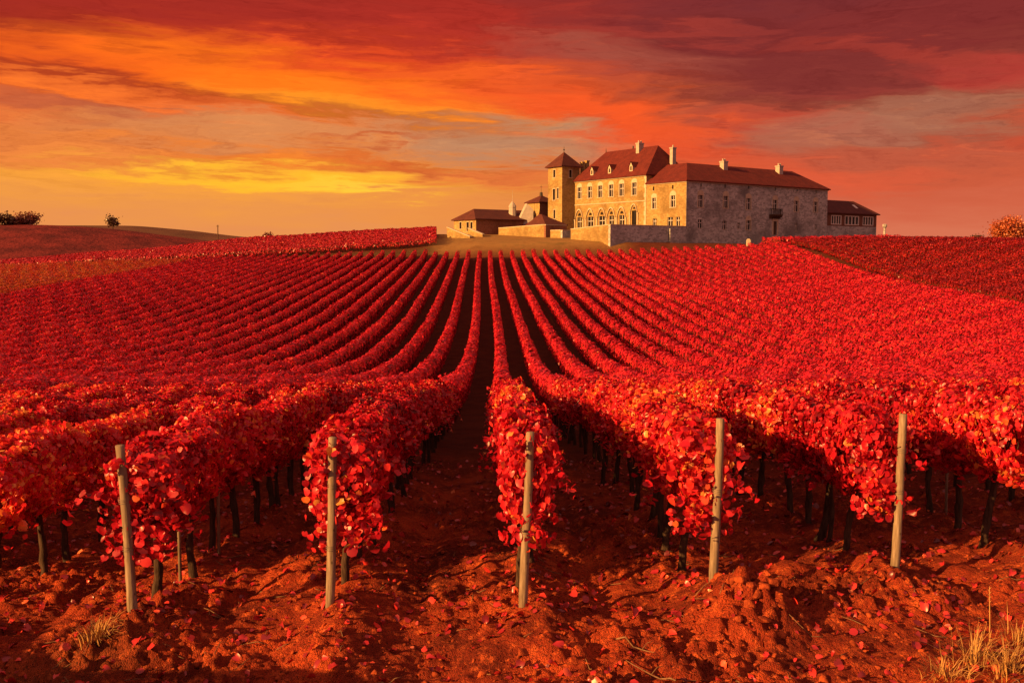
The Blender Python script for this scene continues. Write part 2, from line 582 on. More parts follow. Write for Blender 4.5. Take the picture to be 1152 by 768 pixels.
def crown_mesh(seed, end=False, bias=0.):
    rng = np.random.default_rng(seed)
    N = 2500 if end else 2900
    y = rng.uniform(-.74, .74, N)
    th = rng.uniform(0, 2 * math.pi, N)
    ph = rng.uniform(0, 6.28, 6)
    lump = 1 + .10 * np.sin(3 * th + ph[0]) + .10 * np.sin(y * 6.5 + ph[1]) + .08 * np.sin(5 * th + y * 9 + ph[2])
    taper = (1 - (np.abs(y) / .86) ** 5) ** .5
    if end:
        taper = np.where(y < 0, (1 - (np.abs(y) / .80) ** 3.2).clip(.02) ** .5, taper)
    r = 1 - np.abs(rng.normal(0, .20, N)); r = np.clip(r, .1, 1) * lump * taper
    ct, st = np.cos(th), np.sin(th)
    sg = lambda c: np.sign(c) * np.abs(c) ** .72
    hw, hh = .36, .48
    x = hw * r * sg(ct); z = (1.28 if end else 1.31) + (hh if end else .45) * r * sg(st)
    z += np.where(st < -.2, -.12 * rng.random(N) * (np.sin(y * 8 + ph[3]) > -.2), 0)
    nr = np.stack([ct * 1.0, (y / .8) ** 3 * .9, st * .75 + .25], 1) + rng.normal(0, .38, (N, 3))
    P = np.stack([x, y, z], 1)
    # shoots that stick out of the hedge
    SP, SN = [], []
    for _ in range(24 if not end else 26):
        a = rng.uniform(-.4, 1.0) * math.pi if rng.random() < .75 else -rng.uniform(.3, .7) * math.pi
        y0 = rng.uniform(-.6, .6) if not end or rng.random() < .5 else rng.uniform(-.78, -.55)
        p = np.array([hw * .85 * math.cos(a), y0, 1.28 + hh * .80 * math.sin(a)])
        dr = np.array([math.cos(a) * .62, (-.6 if y0 < -.5 else 0) + rng.normal(0, .25), max(math.sin(a), -.4) * .45 + .02])
        for q in range(rng.integers(6, 15)):
            SP.append(p + rng.normal(0, .035, 3)); SN.append(dr * .6 + rng.normal(0, .6, 3))
            p = p + dr * .040; dr = dr + np.array([0, 0, -.10]) + rng.normal(0, .06, 3)
    if end:
        # the drooping curtain on the row end
        n2 = 260
        ex = rng.normal(0, .19, n2).clip(-.36, .36); ez = rng.uniform(.56, 1.65, n2)
        ey = -.68 - rng.uniform(0, .10, n2) - .05 * np.cos(ex * 4)
        P = np.concatenate([P, np.stack([ex, ey, ez], 1)])
        nr = np.concatenate([nr, np.stack([ex * 1.6, -np.ones(n2), .2 + 0 * ex], 1) + rng.normal(0, .35, (n2, 3))])
    P = np.concatenate([P, np.array(SP)]); nr = np.concatenate([nr, np.array(SN)])
    size = rng.uniform(.046, .104, len(P)) if end else rng.uniform(.040, .096, len(P))
    cl = np.sin(P[:, 1] * 5 + ph[4]) * np.sin(P[:, 2] * 5 + ph[5])
    tint = (.44 + bias + .09 * cl + rng.normal(0, .17, len(P)) + .34 * (rng.random(len(P)) < .10)).clip(0, 1)
    return leaves_mesh('grapevine_crown', P, nr, size, tint, [M['leaf']], rng)


def trunk_mesh(seed):
    rnd = random.Random(seed)
    mb = MB()
    stems = 1 if rnd.random() < .7 else 2
    for s in range(stems):
        x0, y0 = rnd.uniform(-.03, .03) + s * .05, rnd.uniform(-.04, .04) + s * .14
        lean = rnd.uniform(-.13, .13); ly = rnd.uniform(-.16, .16)
        pts, rad = [], []
        for i in range(11):
            t = i / 10
            bend = math.sin(t * 3.1 + seed) * .035
            pts.append((x0 + lean * (1 - t) * .8 + bend + rnd.uniform(-.008, .008), y0 + ly * (1 - t) + rnd.uniform(-.012, .012), -.34 + t * 1.20))
            rad.append((.054 - .017 * t + (.016 if i < 2 else 0) + (.012 if i > 8 else 0)) * rnd.uniform(.85, 1.15) * (1 if s == 0 else .7))
        mb.tube(pts, rad, 9, True, .14, rnd)
        top = Vector(pts[-1])
        for sg in (-1, 1):
            q = [top + Vector((rnd.uniform(-.02, .02), sg * d, .03 + .06 * d + rnd.uniform(-.02, .02))) for d in (0, .12, .28, .44, .58)]
            mb.tube(q, [.028, .024, .02, .018, .014], 7, True, .15, rnd)
        for _ in range(5):
            y = rnd.uniform(-.5, .5); b0 = top + Vector((0, y, .06))
            mb.tube([b0, b0 + Vector((rnd.uniform(-.08, .08), rnd.uniform(-.05, .05), .3)), b0 + Vector((rnd.uniform(-.2, .2), rnd.uniform(-.1, .1), .75))], [.009, .007, .005], 5, True)
    me = bpy.data.meshes.new('grapevine_trunk')
    me.from_pydata(mb.v, [], mb.f); me.polygons.foreach_set('use_smooth', [True] * len(me.polygons))
    me.materials.append(M['bark']); me.update()
    return me


TINTS = [('red', 0.), ('crimson', -.13), ('bright red', .05), ('orange red', .21)]
CROWNS = [[crown_mesh(100 + 10 * i + j, False, b) for j in range(2)] for i, (n, b) in enumerate(TINTS)]
ENDS = [crown_mesh(300 + j, True, 0.) for j in range(5)]
ENDS[1] = crown_mesh(311, True, -.10)
TRUNKS = [trunk_mesh(k * 3 + 1) for k in range(9)]

ORD = ['', 'second', 'third', 'fourth', 'fifth', 'sixth', 'seventh', 'eighth', 'ninth', 'tenth', 'eleventh', 'twelfth', 'thirteenth', 'fourteenth',
       'fifteenth', 'sixteenth', 'seventeenth', 'eighteenth', 'nineteenth', 'twentieth', 'twenty-first', 'twenty-second', 'twenty-third', 'twenty-fourth', 'twenty-fifth']
POSTNAME = {-2: 'the tilted post beside the grass tuft', -1: 'the upright grey post', 0: 'the short central post', 1: 'the post on the clod heap', 2: 'the post past the clod heap'}
NUMW = ['', 'first', 'second', 'third', 'fourth', 'fifth', 'sixth', 'seventh', 'eighth', 'ninth', 'tenth', 'eleventh', 'twelfth']


def row_phrase(k):
    if k in POSTNAME:
        return 'in the row behind ' + POSTNAME[k]
    if k < 0:
        return 'in the ' + NUMW[-2 - k] + ' row past the tilted post'
    return 'in the ' + NUMW[k - 2] + ' row past the leaning post'


VSTEP, VMAX = 1.06, 34.0
vine0 = None
n_vines = 0
VEND = {}
for k in range(-12, 13):
    X = row_x(k)
    seq = 0
    d = row_d(k) + .80
    while d < VMAX:
        px = 548 + F * X / d
        lim = 75 + 300 / d
        if -lim < px < 1152 + lim * .8:
            rnd = random.Random(k * 1000 + int(d * 10))
            first = seq == 0 and abs(k) <= 3
            ti = rnd.choices(range(4), (5, 3, 4, 2) if d < 22 else (5, 3, 4, .4))[0]
            if k <= -3 and d < 17 and rnd.random() < .8: ti = 3
            if first and abs(k) <= 2:
                crown = ENDS[(k + 2) % 5]; colour = 'crimson' if (k + 2) % 5 == 1 else 'red'
            else:
                crown = CROWNS[ti][rnd.randrange(2)]; colour = TINTS[ti][0]
            x = X + float(bend(d)) + rnd.uniform(-.06, .06)
            loc = (x, d, float(terrain(np.array([x]), np.array([d]), False)[0]) - .02)
            if abs(k) <= 2:
                lab = ('%s leaved grapevine at the row end right behind %s' % (colour, POSTNAME[k])).replace(' right ', ' ') if seq == 0 else \
                      '%s leaved grapevine, %s %s' % (colour, ORD[seq], row_phrase(k))
            else:
                lab = '%s leaved grapevine, %s seen %s' % (colour, ORD[seq] or 'first', row_phrase(k))
            if vine0 is None:
                root = thing('grapevine', loc, lab, 'grapevine', 'grapevines in the near rows')
                tr = link('trunk', TRUNKS[0], root); cr = link('crown', crown, root)
                vine0 = (root, tr, cr)
            else:
                root = vine0[0].copy(); C.objects.link(root)
                root.location = loc; root['label'] = lab
                tr = vine0[1].copy(); cr = vine0[2].copy()
                for o in (tr, cr):
                    C.objects.link(o); o.parent = root
                tr.data = rnd.choice(TRUNKS); cr.data = crown
            root.rotation_euler = (0, 0, 0 if (first and abs(k) <= 2) or rnd.random() < .5 else math.pi)
            root.scale = ((.80 if k == 0 else 1.) * rnd.uniform(.92, 1.12), 1, rnd.uniform(.95, 1.05))
            seq += 1; n_vines += 1
        VEND[k] = d + VSTEP
        d += VSTEP
print('VINES', n_vines)


# ------------------------------------------------------------------ far rows of vines (nobody could count them)
class Rows:
    def __init__(s):
        s.P = []; s.S = []; s.T = []; s.N = []; s.hv = []; s.hf = []; s.nh = 0

    def row(s, p0, p1, seed, cover=1.0, h=1.84, w=.31, fine=1.0, trunks=True, bent=False):
        rng = np.random.default_rng(seed)
        p0, p1 = np.array(p0, float), np.array(p1, float)
        L = np.linalg.norm(p1 - p0)
        if L < 1: return
        e = (p1 - p0) / L; side = np.array([e[1], -e[0]])
        # pieces of changing leaf size
        nseg = max(1, int(L / 6)); edges = np.linspace(0, L, nseg + 1)
        for a, b in zip(edges[:-1], edges[1:]):
            mid = p0 + e * (a + b) / 2
            D = max(8., np.hypot(*mid))
            ls = np.interp(D, [10, 36, 70, 110, 200, 300], [.105, .110, .14, .18, .25, .34]) * fine
            n = int((b - a) * cover * 3.5 / (ls * ls * .8))
            t = rng.uniform(a, b, n)
            th = rng.uniform(-.32, 1.32, n) * math.pi
            lump = 1 + .17 * np.sin(t * 2.9 + seed) * np.sin(t * .83 + seed * 3) + .09 * np.sin(t * 1.7 + seed * 1.3) + .11 * np.sin(t * 5.7 + seed * 2 + th * 2) + .08 * rng.normal(0, 1, n)
            ct, st = np.cos(th), np.sin(th)
            sg = lambda c: np.sign(c) * np.abs(c) ** .7
            x = w * lump * sg(ct); z = (h + .68) / 2 + (h - .68) / 2 * (1 + (lump - 1) * .95) * sg(st)
            q = p0 + e * t[:, None] + side * x[:, None]
            if bent: q[:, 0] += bend(q[:, 1])
            g = terrain(q[:, 0], q[:, 1], False)
            s.P.append(np.column_stack([q, g + z]))
            nn = np.column_stack([side * ct[:, None], st * .8 + .25]) + rng.normal(0, .24, (n, 3))
            s.N.append(nn); s.S.append(ls * rng.uniform(.7, 1.25, n)); s.T.append((.5 + rng.normal(0, .17, n) + .12 * np.sin(t * .9 + seed)).clip(0, 1))
        # woody core
        m_ = max(2, int(L / 2.5)); ts = np.linspace(0, L, m_)
        c = p0 + e * ts[:, None]
        if bent: c[:, 0] += bend(c[:, 1])
        g = terrain(c[:, 0], c[:, 1], False)
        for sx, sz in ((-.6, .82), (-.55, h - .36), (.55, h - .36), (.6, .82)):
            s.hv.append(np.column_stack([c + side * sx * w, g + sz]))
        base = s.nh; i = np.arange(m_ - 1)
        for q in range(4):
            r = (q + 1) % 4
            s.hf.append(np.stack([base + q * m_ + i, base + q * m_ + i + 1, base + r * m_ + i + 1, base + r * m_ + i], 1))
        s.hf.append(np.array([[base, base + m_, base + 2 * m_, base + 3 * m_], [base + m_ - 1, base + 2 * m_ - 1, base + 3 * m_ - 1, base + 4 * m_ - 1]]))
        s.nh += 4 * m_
        if trunks:
            for tt in np.arange(.5, L, VSTEP):
                cpt = p0 + e * tt
                if bent: cpt[0] += float(bend(cpt[1]))
                if np.hypot(*cpt) > 75: continue
                gg = float(terrain(np.array([cpt[0]]), np.array([cpt[1]]), False)[0])
                lean = rng.uniform(-.06, .06, 2)
                vs = [(cpt[0] + a * .03 + (lean[0] if z < .5 else 0), cpt[1] + b * .03 + (lean[1] if z < .5 else 0), gg + z) for z in (-.1, .9) for a, b in ((-1, -1), (1, -1), (1, 1), (-1, 1))]
                s.hv.append(np.array(vs)); k = s.nh
                s.hf.append(np.array([[k, k + 1, k + 5, k + 4], [k + 1, k + 2, k + 6, k + 5], [k + 2, k + 3, k + 7, k + 6], [k + 3, k, k + 4, k + 7]])); s.nh += 8

    def build(s, name, leafmat, label, cat):
        P = np.concatenate(s.P); S = np.concatenate(s.S); T = np.concatenate(s.T); Nn = np.concatenate(s.N)
        n, d, b = frame(Nn, np.random.default_rng(5))
        q = np.array([(-.45, -.32, .0), (-.30, .42, .10), (.55, .30, -.10), (.42, -.40, .06)])
        V = P[:, None] + S[:, None, None] * (q[None, :, :1] * d[:, None] + q[None, :, 1:2] * b[:, None] + q[None, :, 2:] * n[:, None])
        nl = len(P)
        H = np.concatenate(s.hv); HF = np.concatenate(s.hf)
        V = np.concatenate([V.reshape(-1, 3), H])
        Fc = np.concatenate([np.arange(nl * 4).reshape(-1, 4), HF + nl * 4])
        tint = np.concatenate([np.repeat(T, 4), np.zeros(len(H))])
        mi = np.concatenate([np.zeros(nl), np.ones(len(HF))])
        me = np_mesh(name, V, Fc, 4, True, {'tint': tint}, [leafmat, M['hedge_core']], mi)
        print(name, nl)
        return tag(link(name, me), label, cat, None, 'stuff')


def clip_row(X, d0, d1, m=.065):
    """Part of the row X = const that the camera could see, from d0 to d1."""
    u = abs(X)
    lim = (.50 if X < 0 else .555) + m
    return max(d0, u / lim), d1


main, gold = Rows(), Rows()
for k in range(-62, 29):
    X = row_x(k)
    if X > 57.8: continue
    a, b = clip_row(X, VEND.get(k, VMAX), 193.5 if X > -12 else 196.5)
    if k in VEND: a = VEND[k] - .4
    # vines just outside the frame that shade the picture's edge
    if b - a < 2: continue
    if X < -58:
        gold.row((X, max(a, 112)), (X, b), k + 500, bent=True)
        if a < 112: main.row((X, a), (X, 112), k + 500, bent=True)
    else:
        main.row((X, a), (X, b), k + 500, bent=True)
# neighbouring rows outside the frame, which throw their shade into it
for k in range(-3, -9, -1):
    X = row_x(k)
    edge = -X / .50 - 1.0
    d0 = row_d(k) + .4
    if edge - d0 > 1.5:
        main.row((X, d0), (X, min(edge, 33)), 900 + k, 1.0, trunks=True)
main.build('vineyard', M['leaf_far'], 'red vine rows running up the slope to the stone chateau', 'vineyard')
gold.build('vineyard', M['leaf_gold'], 'golden brown vine rows at the far outer edge of the slope', 'vineyard')
crest = Rows()
for i in range(24):
    y = 207.5 + 2.1 * i
    crest.row((-y * .56, y), (-y * .0515 + .2, y), 700 + i, trunks=False)
crest.build('vineyard', M['leaf_mid'], 'block of red vines above the grass track on the crest', 'vineyard')
side = Rows()
for k in range(29, 64):
    X = row_x(k) + 1.2
    a, b = clip_row(X, 60, 214)
    if b - a > 2:
        side.row((X, a), (X, b), 1200 + k, trunks=False)
side.build('vineyard', M['leaf_dark'], 'darker red vine block beyond the green grass strip', 'vineyard')


def hedge(x0, x1, y, label, seed):
    r = Rows(); r.row((x0, y), (x1, y), seed, 1.3, 2.15, .5, .75, False)
    o = r.build('hedge', M['leaf_far'], label, 'hedge')
    del o['kind']


hedge((858 - 548) / F * 203, (877.5 - 548) / F * 203, 203, 'short clipped red hedge below the chateau door', 31)
hedge((881 - 548) / F * 203, (1010 - 548) / F * 206, 204, 'long red hedge along the foot of the grey wing and annex', 32)


# ------------------------------------------------------------------ posts
def make_post(px_top, py_top, px_bot, py_bot, D, label, r=.047, bands=(.62,), name='vine_post', lean_y=0.):
    b = at(px_bot, py_bot, D); g = gz(b.x, D)
    base = Vector((b.x, D, g))
    sc = D / 10.3
    h = (py_bot - py_top) / F * D * 1.0
    tp = at(px_top, py_top, D + lean_y)
    top = Vector((tp.x, D + lean_y, tp.z))
    root = thing(name, base, label, 'post', 'wooden posts at the row ends')
    rnd = random.Random(int(px_bot))
    pts, rad = [], []
    n = 14
    for i in range(n + 1):
        t = i / n
        p = base.lerp(top, t) + Vector((math.sin(t * 4 + px_bot) * .008, 0, 0))
        if i == 0: p = base + (base - top).normalized() * .25
        pts.append(p); rad.append(r * (1.06 - .12 * t) * rnd.uniform(.97, 1.03))
    pts.append(pts[-1] + (top - base).normalized() * .006); rad.append(rad[-1] * .86)
    MB().tube(pts, rad, 14, True, .035, rnd).build('shaft', M['post'], root, smooth=True)
    ax = (top - base).normalized()
    for f in bands:
        wb = MB()
        for q in range(3):
            c = base.lerp(top, f + q * .012) 
            rr = r * (1.06 - .12 * f) + .004
            s1 = ax.cross(Vector((0, 1, 0))).normalized(); s2 = ax.cross(s1)
            ring = [c + (s1 * math.cos(a) + s2 * math.sin(a)) * rr + ax * .004 * math.sin(a + q) for a in [2 * math.pi * j / 16 for j in range(17)]]
            wb.tube(ring, .0035, 5, False)
        wb.build('wire_tie', M['wire'], root, smooth=True)
    return root


make_post(135, 501, 150, 691, 10.47, 'tilted pale wooden post beside the dry grass tuft', .050, (.38, .66))
make_post(375, 492, 371, 686, 10.3, 'upright grey wooden post at the end of a crimson vine row', .047, (.33, .70))
make_post(596, 486, 589, 683, 10.2, 'short wooden post half covered by red leaves at the central row', .046, (.42,))
make_post(810, 471, 803, 654, 10.75, 'weathered wooden post standing on the heap of soil clods', .048, (.55,))
make_post(1017, 466, 1006, 640, 11.4, 'slightly leaning wooden post above smooth bare soil', .050, (.5, .76))


def stake(px, py, D, h, lean, label, r=.022):
    b = at(px, py, D); g = gz(b.x, D)
    root = thing('vine_stake', (b.x, D, g), label, 'stake', 'thin stakes among the vines')
    B = Vector((b.x, D, g))
    MB().tube([B + Vector((0, 0, -.15)), B + Vector((lean * .5, 0, h * .5)), B + Vector((lean, 0, h))], r, 8, True, .05).build('shaft', M['post'], root, smooth=True)
    tie = MB(); c = B + Vector((lean * .45, 0, h * .45))
    tie.tube([c + Vector((math.cos(a) * (r + .003), math.sin(a) * (r + .003), 0)) for a in [2 * math.pi * j / 12 for j in range(13)]], .003, 5, False)
    tie.build('wire_tie', M['wire'], root)


stake(203, 655, 11.9, 1.5, .0, 'thin grey stake between trunks behind the tilted post')
stake(246, 612, 13.2, 1.5, .02, 'thin stake deeper in the row of the tilted post')
stake(1064, 585, 14.6, 1.5, -.02, 'dark thin stake outside the slightly leaning post')


# ------------------------------------------------------------------ litter on the soil
def scatter_leaves():
    rng = np.random.default_rng(77)
    N = 7500
    y = 7.6 + 17 * rng.random(N) ** 1.8
    x = rng.uniform(-.58, .60, N) * (y + 1.5)
    # more under the rows
    rows = np.array([row_x(k) for k in range(-6, 8)])
    half = rng.random(N) < .42
    x = np.where(half, rows[rng.integers(0, len(rows), N)] + rng.normal(0, .35, N), x)
    keep = np.where(y < 9.7, rng.random(N) < .4, True)
    x, y = x[keep], y[keep]
    N = len(x)
    z = terrain(x, y) + .012
    e = .05
    sx = (terrain(x + e, y) - terrain(x - e, y)) / (2 * e); sy = (terrain(x, y + e) - terrain(x, y - e)) / (2 * e)
    nr = np.stack([-sx, -sy, np.ones(N)], 1) + rng.normal(0, .30, (N, 3))
    me = leaves_mesh('fallen_leaves', np.stack([x, y, z + .012], 1), nr, rng.uniform(.035, .10, N), rng.beta(1.6, 2.2, N), [M['fallen']], rng, 0.)
    tag(link('fallen_leaves', me), 'fallen red leaves scattered over the bare soil', 'leaves', None, 'stuff')


scatter_leaves()


def scatter_clods():
    rng = np.random.default_rng(31)
    import bmesh
    bm = bmesh.new(); bmesh.ops.create_icosphere(bm, subdivisions=2, radius=1)
    V0 = np.array([v.co[:] for v in bm.verts]); F0 = np.array([[v.index for v in f.verts] for f in bm.faces]); bm.free()
    Vs, Fs, k = [], [], 0
    spots = []
    for _ in range(30):
        a, r = rng.uniform(0, 6.28), abs(rng.normal(0, .33))
        spots.append((2.74 + r * math.cos(a) * 1.1, 9.92 + r * math.sin(a), rng.uniform(.03, .10)))
    for _ in range(4200):
        y = 7.7 + 6.0 * rng.random() ** 1.6
        spots.append((rng.uniform(-.56, .58) * (y + 1), y, min(.08, .007 + rng.exponential(.012))))
    for x, y, s in spots:
        nv = V0 * (1 + rng.normal(0, .10, (len(V0), 1)))
        fr = rng.normal(0, 1, (3, 3)); q, _ = np.linalg.qr(fr)
        # knocked-off flat sides
        for _ in range(9):
            dn = rng.normal(0, 1, 3); dn /= np.linalg.norm(dn); dd = nv @ dn
            nv = nv - np.outer(np.clip(dd - rng.uniform(.38, .75), 0, 9), dn)
        nv = (nv * rng.uniform(.7, 1.2, 3)) @ q * s
        nv[:, 2] *= .75
        g = float(terrain(np.array([x]), np.array([y]))[0])
        Vs.append(nv + [x, y, g + s * .02]); Fs.append(F0 + k); k += len(V0)
    me = np_mesh('soil_clods', np.concatenate(Vs), np.concatenate(Fs), 3, False, None, [M['clod']])
    tag(link('soil_clods', me), 'crumbled red soil clods strewn over the headland', 'soil', None, 'stuff')


scatter_clods()


def scatter_prunings():
    rng = np.random.default_rng(12); rnd = random.Random(8)
    mb = MB()
    for _ in range(150):
        y = 7.9 + 5.5 * rng.random() ** 1.3; x = rng.uniform(-.54, .56) * (y + 1); a = rng.uniform(0, 3.14); L = rng.uniform(.07, .34)
        bow = rng.uniform(-.25, .25)
        q = [(x + math.cos(a) * L * t - math.sin(a) * bow * L * (t * t), y + math.sin(a) * L * t + math.cos(a) * bow * L * (t * t)) for t in (-.5, -.17, .17, .5)]
        mb.tube([(px_, py_, gz(px_, py_) + .012) for px_, py_ in q], [.0055, .005, .004, .003], 5, True, .1, rnd)
    o = mb.build('prunings', M['twig'], None, Vector((0, 0, 0)), smooth=True)
    tag(o, 'broken vine prunings lying scattered on the soil', 'twigs', None, 'stuff')


scatter_prunings()


def grass_tuft(px, py, D, n, h, spread, label, seed, m=M['straw'], name='grass_tuft', w=.0045):
    rnd = random.Random(seed)
    b = at(px, py, D); base = Vector((b.x, D, gz(b.x, D)))
    root = thing(name, base, label, 'grass')
    mb = MB()
    for _ in range(n):
        a = rnd.uniform(0, 6.28); r0 = abs(rnd.gauss(0, spread * .3))
        p = base + Vector((math.cos(a) * r0, math.sin(a) * r0, -.02))
        p.z = gz(p.x, p.y) - .01
        L = h * rnd.uniform(.45, 1.1); out = rnd.uniform(.1, 1.0) * spread
        d = Vector((math.cos(a + rnd.gauss(0, .5)), math.sin(a + rnd.gauss(0, .5)), 0))
        pts = []
        for i in range(6):
            t = i / 5
            pts.append(p + d * out * t ** 1.6 + Vector((0, 0, L * (t - .42 * t ** 3 * rnd.uniform(.2, 1.5)))))
        s_ = Vector((-d.y, d.x, 0)) * w * rnd.uniform(.7, 1.3)
        vs = []
        for i, q in enumerate(pts):
            f = 1 - (i / 5) ** 2 * .85
            vs += [q - s_ * f, q + s_ * f + Vector((0, 0, .001))]
        mb.add(vs, [(2 * i, 2 * i + 1, 2 * i + 3, 2 * i + 2) for i in range(5)])
    mb.build('blades', m, root, smooth=True)
    return root, base


grass_tuft(106, 722, 9.75, 240, .34, .22, 'straw coloured grass tuft in front of the tilted post', 3)
grass_tuft(62, 752, 8.75, 120, .13, .34, 'low sparse green weeds at the corner of the bare headland', 4, M['weed'], 'weed_patch', .006)
grass_tuft(1062, 764, 8.75, 80, .26, .42, 'thin sparse dry grass spreading towards the bare soil', 5, w=.0035)
grass_tuft(1096, 758, 9.0, 110, .36, .36, 'golden dry grass clump right at the foot of the tall stalk'.replace(' right', ''), 15, w=.0035)
grass_tuft(1134, 762, 8.8, 100, .40, .40, 'dry orange lit grass clump at the corner of the headland', 6, w=.0035)
grass_tuft(1146, 726, 9.6, 60, .34, .30, 'few wispy dry grass blades farther behind the golden clumps', 16, w=.0035)
b = at(1112, 742, 9.2); B = Vector((b.x, 9.2, gz(b.x, 9.2)))
st = thing('dry_stalk', B, 'single tall dry stalk rising from the golden grass', 'plant')
MB().tube([B + Vector((0, 0, -.05)), B + Vector((.0, 0, .28)), B + Vector((-.012, 0, .50)), B + Vector((-.02, 0, .66))], [.006, .005, .004, .002], 6).build('stem', M['straw'], st, smooth=True)
sd = MB()
for i in range(7):
    p = B + Vector((-.012 - .001 * i, 0, .50 + i * .022)); sd.tube([p, p + Vector((.016 * (-1) ** i, 0, .02))], [.004, .001], 5)
sd.build('seed_head', M['straw'], st)


def twig(px, py, D, ang, L, label, seed):
    rnd = random.Random(seed)
    b = at(px, py, D); base = Vector((b.x, D, gz(b.x, D)))
    o = MB(); pts = []
    for i in range(8):
        t = i / 7 - .5
        x = base.x + math.cos(ang) * L * t + .03 * math.sin(t * 7 + seed); y = base.y + math.sin(ang) * L * t
        pts.append((x, y, gz(x, y) + .02 + .02 * rnd.random()))
    o.tube(pts, [.009, .009, .008, .008, .007, .006, .005, .003], 6, True, .1, rnd)
    q = Vector(pts[4]); o.tube([q, q + Vector((.06, .05, .05)), q + Vector((.13, .06, .06))], [.006, .004, .002], 5)
    ob = o.build('twig', M['twig'], None, Vector(base), smooth=True); ob.location = base
    tag(ob, label, 'twig')


twig(430, 752, 8.6, .9, .30, 'dry twig on the soil in front of the grey post', 1)
twig(735, 740, 8.75, 2.4, .55, 'curved dry twig on the soil in front of the clod heap', 2)
twig(720, 712, 9.3, -.4, .45, 'thin dry twig near the foot of the central post', 3)


# ------------------------------------------------------------------ hills, trees, pole beyond the crest
def hill(name, top, D, depth, m, label, foot=-9.5):
    """A long ridge whose crest line is given as photo pixels at distance D."""
    xs, zs = [], []
    for px, py in top:
        p = at(px, py, D); xs.append(p.x); zs.append(p.z)
    X = np.linspace(xs[0], xs[-1], 220)
    Zt = pchip(xs, zs, X)
    S = np.linspace(-1, 1, 60)
    V = []
    for s in S:
        k = .5 + .5 * math.cos(math.pi * s)
        V.append(np.column_stack([X, np.full_like(X, D + s * depth), EYE + foot + (Zt - EYE - foot) * k + .6 * vnoise(X * .04, X * 0 + s * 6, 8) * k * (abs(s) > .08)]))
    V = np.concatenate(V); n = len(X)
    I = np.arange(n * len(S)).reshape(len(S), n)
    q = np.stack([I[:-1, :-1], I[:-1, 1:], I[1:, 1:], I[1:, :-1]], -1).reshape(-1, 4)
    me = np_mesh(name, V, q, 4, True, None, [m])
    return tag(link(name, me), label, None, None, 'structure')


hill('hill', [(-420, 262), (-150, 253), (0, 252.5), (60, 253.5), (120, 257), (180, 264), (240, 272), (300, 281), (380, 294)], 470, 150, M['hill_red'], 'dark red vineyard hill beyond the field')
hill('hill', [(-500, 262), (-100, 256), (60, 253.8), (140, 254), (200, 258), (260, 265), (310, 270), (380, 277), (520, 290)], 700, 200, M['hill_brown'], 'brown fallow ridge behind the dark red hill')


def tree(px, base_y, top_y, width_px, D, m, label, seed, trunk_h=.25, cat='tree', group='trees on the far hill', leaf=.5, ncl=26, nper=60, name='tree'):
    rnd = random.Random(seed); rng = np.random.default_rng(seed)
    b = at(px, base_y, D); H = (base_y - top_y) / F * D; Wd = width_px / F * D
    root = thing(name, b, label, cat, group)
    mb = MB()
    hc = H * (trunk_h + (1 - trunk_h) / 2); hz = H * (1 - trunk_h) / 2
    mb.tube([b + Vector((0, 0, -1)), b + Vector((0, 0, H * trunk_h)), b + Vector((rnd.uniform(-.1, .1), 0, H * .6)), b + Vector((0, 0, H * .85))], [H * .045, H * .035, H * .022, H * .008], 8, True, .1, rnd)
    P, Nn = [], []
    for i in range(ncl):
        d = rng.normal(0, 1, 3); d /= np.linalg.norm(d)
        r = rng.random() ** .45 * rng.uniform(.7, 1.0)
        c = np.array([d[0] * Wd / 2 * r, d[1] * Wd / 2 * r, hc + d[2] * hz * r])
        mb.tube([b + Vector((0, 0, H * rnd.uniform(trunk_h * .8, .55))), b + Vector(c * [.6, .6, .9]), b + Vector(c)], [H * .016, H * .010, H * .004], 5, True)
        sz = Wd * rng.uniform(.08, .16)
        q = rng.normal(0, 1, (nper, 3)) * sz * [1, 1, .75]
        P.append(c + q); Nn.append(q + rng.normal(0, sz, (nper, 3)))
    mb.build('trunk', M['bark_tree'], root, smooth=True)
    P = np.concatenate(P); Nn = np.concatenate(Nn)
    me = leaves_mesh('tree_crown', P, Nn, rng.uniform(.6, 1.2, len(P)) * leaf, rng.random(len(P)), [m], rng, .3)
    link('crown', me, root)


tree(3, 254, 241, 24, 455, M['tree_dark'], 'dark bushy tree cut off by the picture edge', 41, .1, leaf=.8, ncl=20)
tree(29, 254, 241.5, 27, 462, M['tree_red'], 'round reddish bush next to the dark bushy tree', 42, .05, leaf=.8, ncl=24)
tree(14, 255, 247, 14, 458, M['tree_red'], 'low reddish shrub between the bushy tree and round bush', 45, .03, leaf=.8, ncl=20)
tree(127, 257, 244.5, 15, 480, M['tree_dark'], 'small dark tree alone on the hill slope', 43, .2, leaf=.6, ncl=22, nper=40)
tree(300, 269, 262, 11, 330, M['tree_red'], 'small bare brown bush peeking over the vine crest', 44, .1, leaf=.35, ncl=20, nper=40)
tree(1137, 273, 246.5, 44, 262, M['tree_orange'], 'orange autumn tree behind the darker vine block', 46, .05, group=None, leaf=.42, ncl=60, nper=90)
tree(1098, 270.5, 264.5, 14, 262, M['tree_dark'], 'low dark shrub next to the orange tree', 47, .03, group=None, leaf=.35, ncl=16, nper=40)

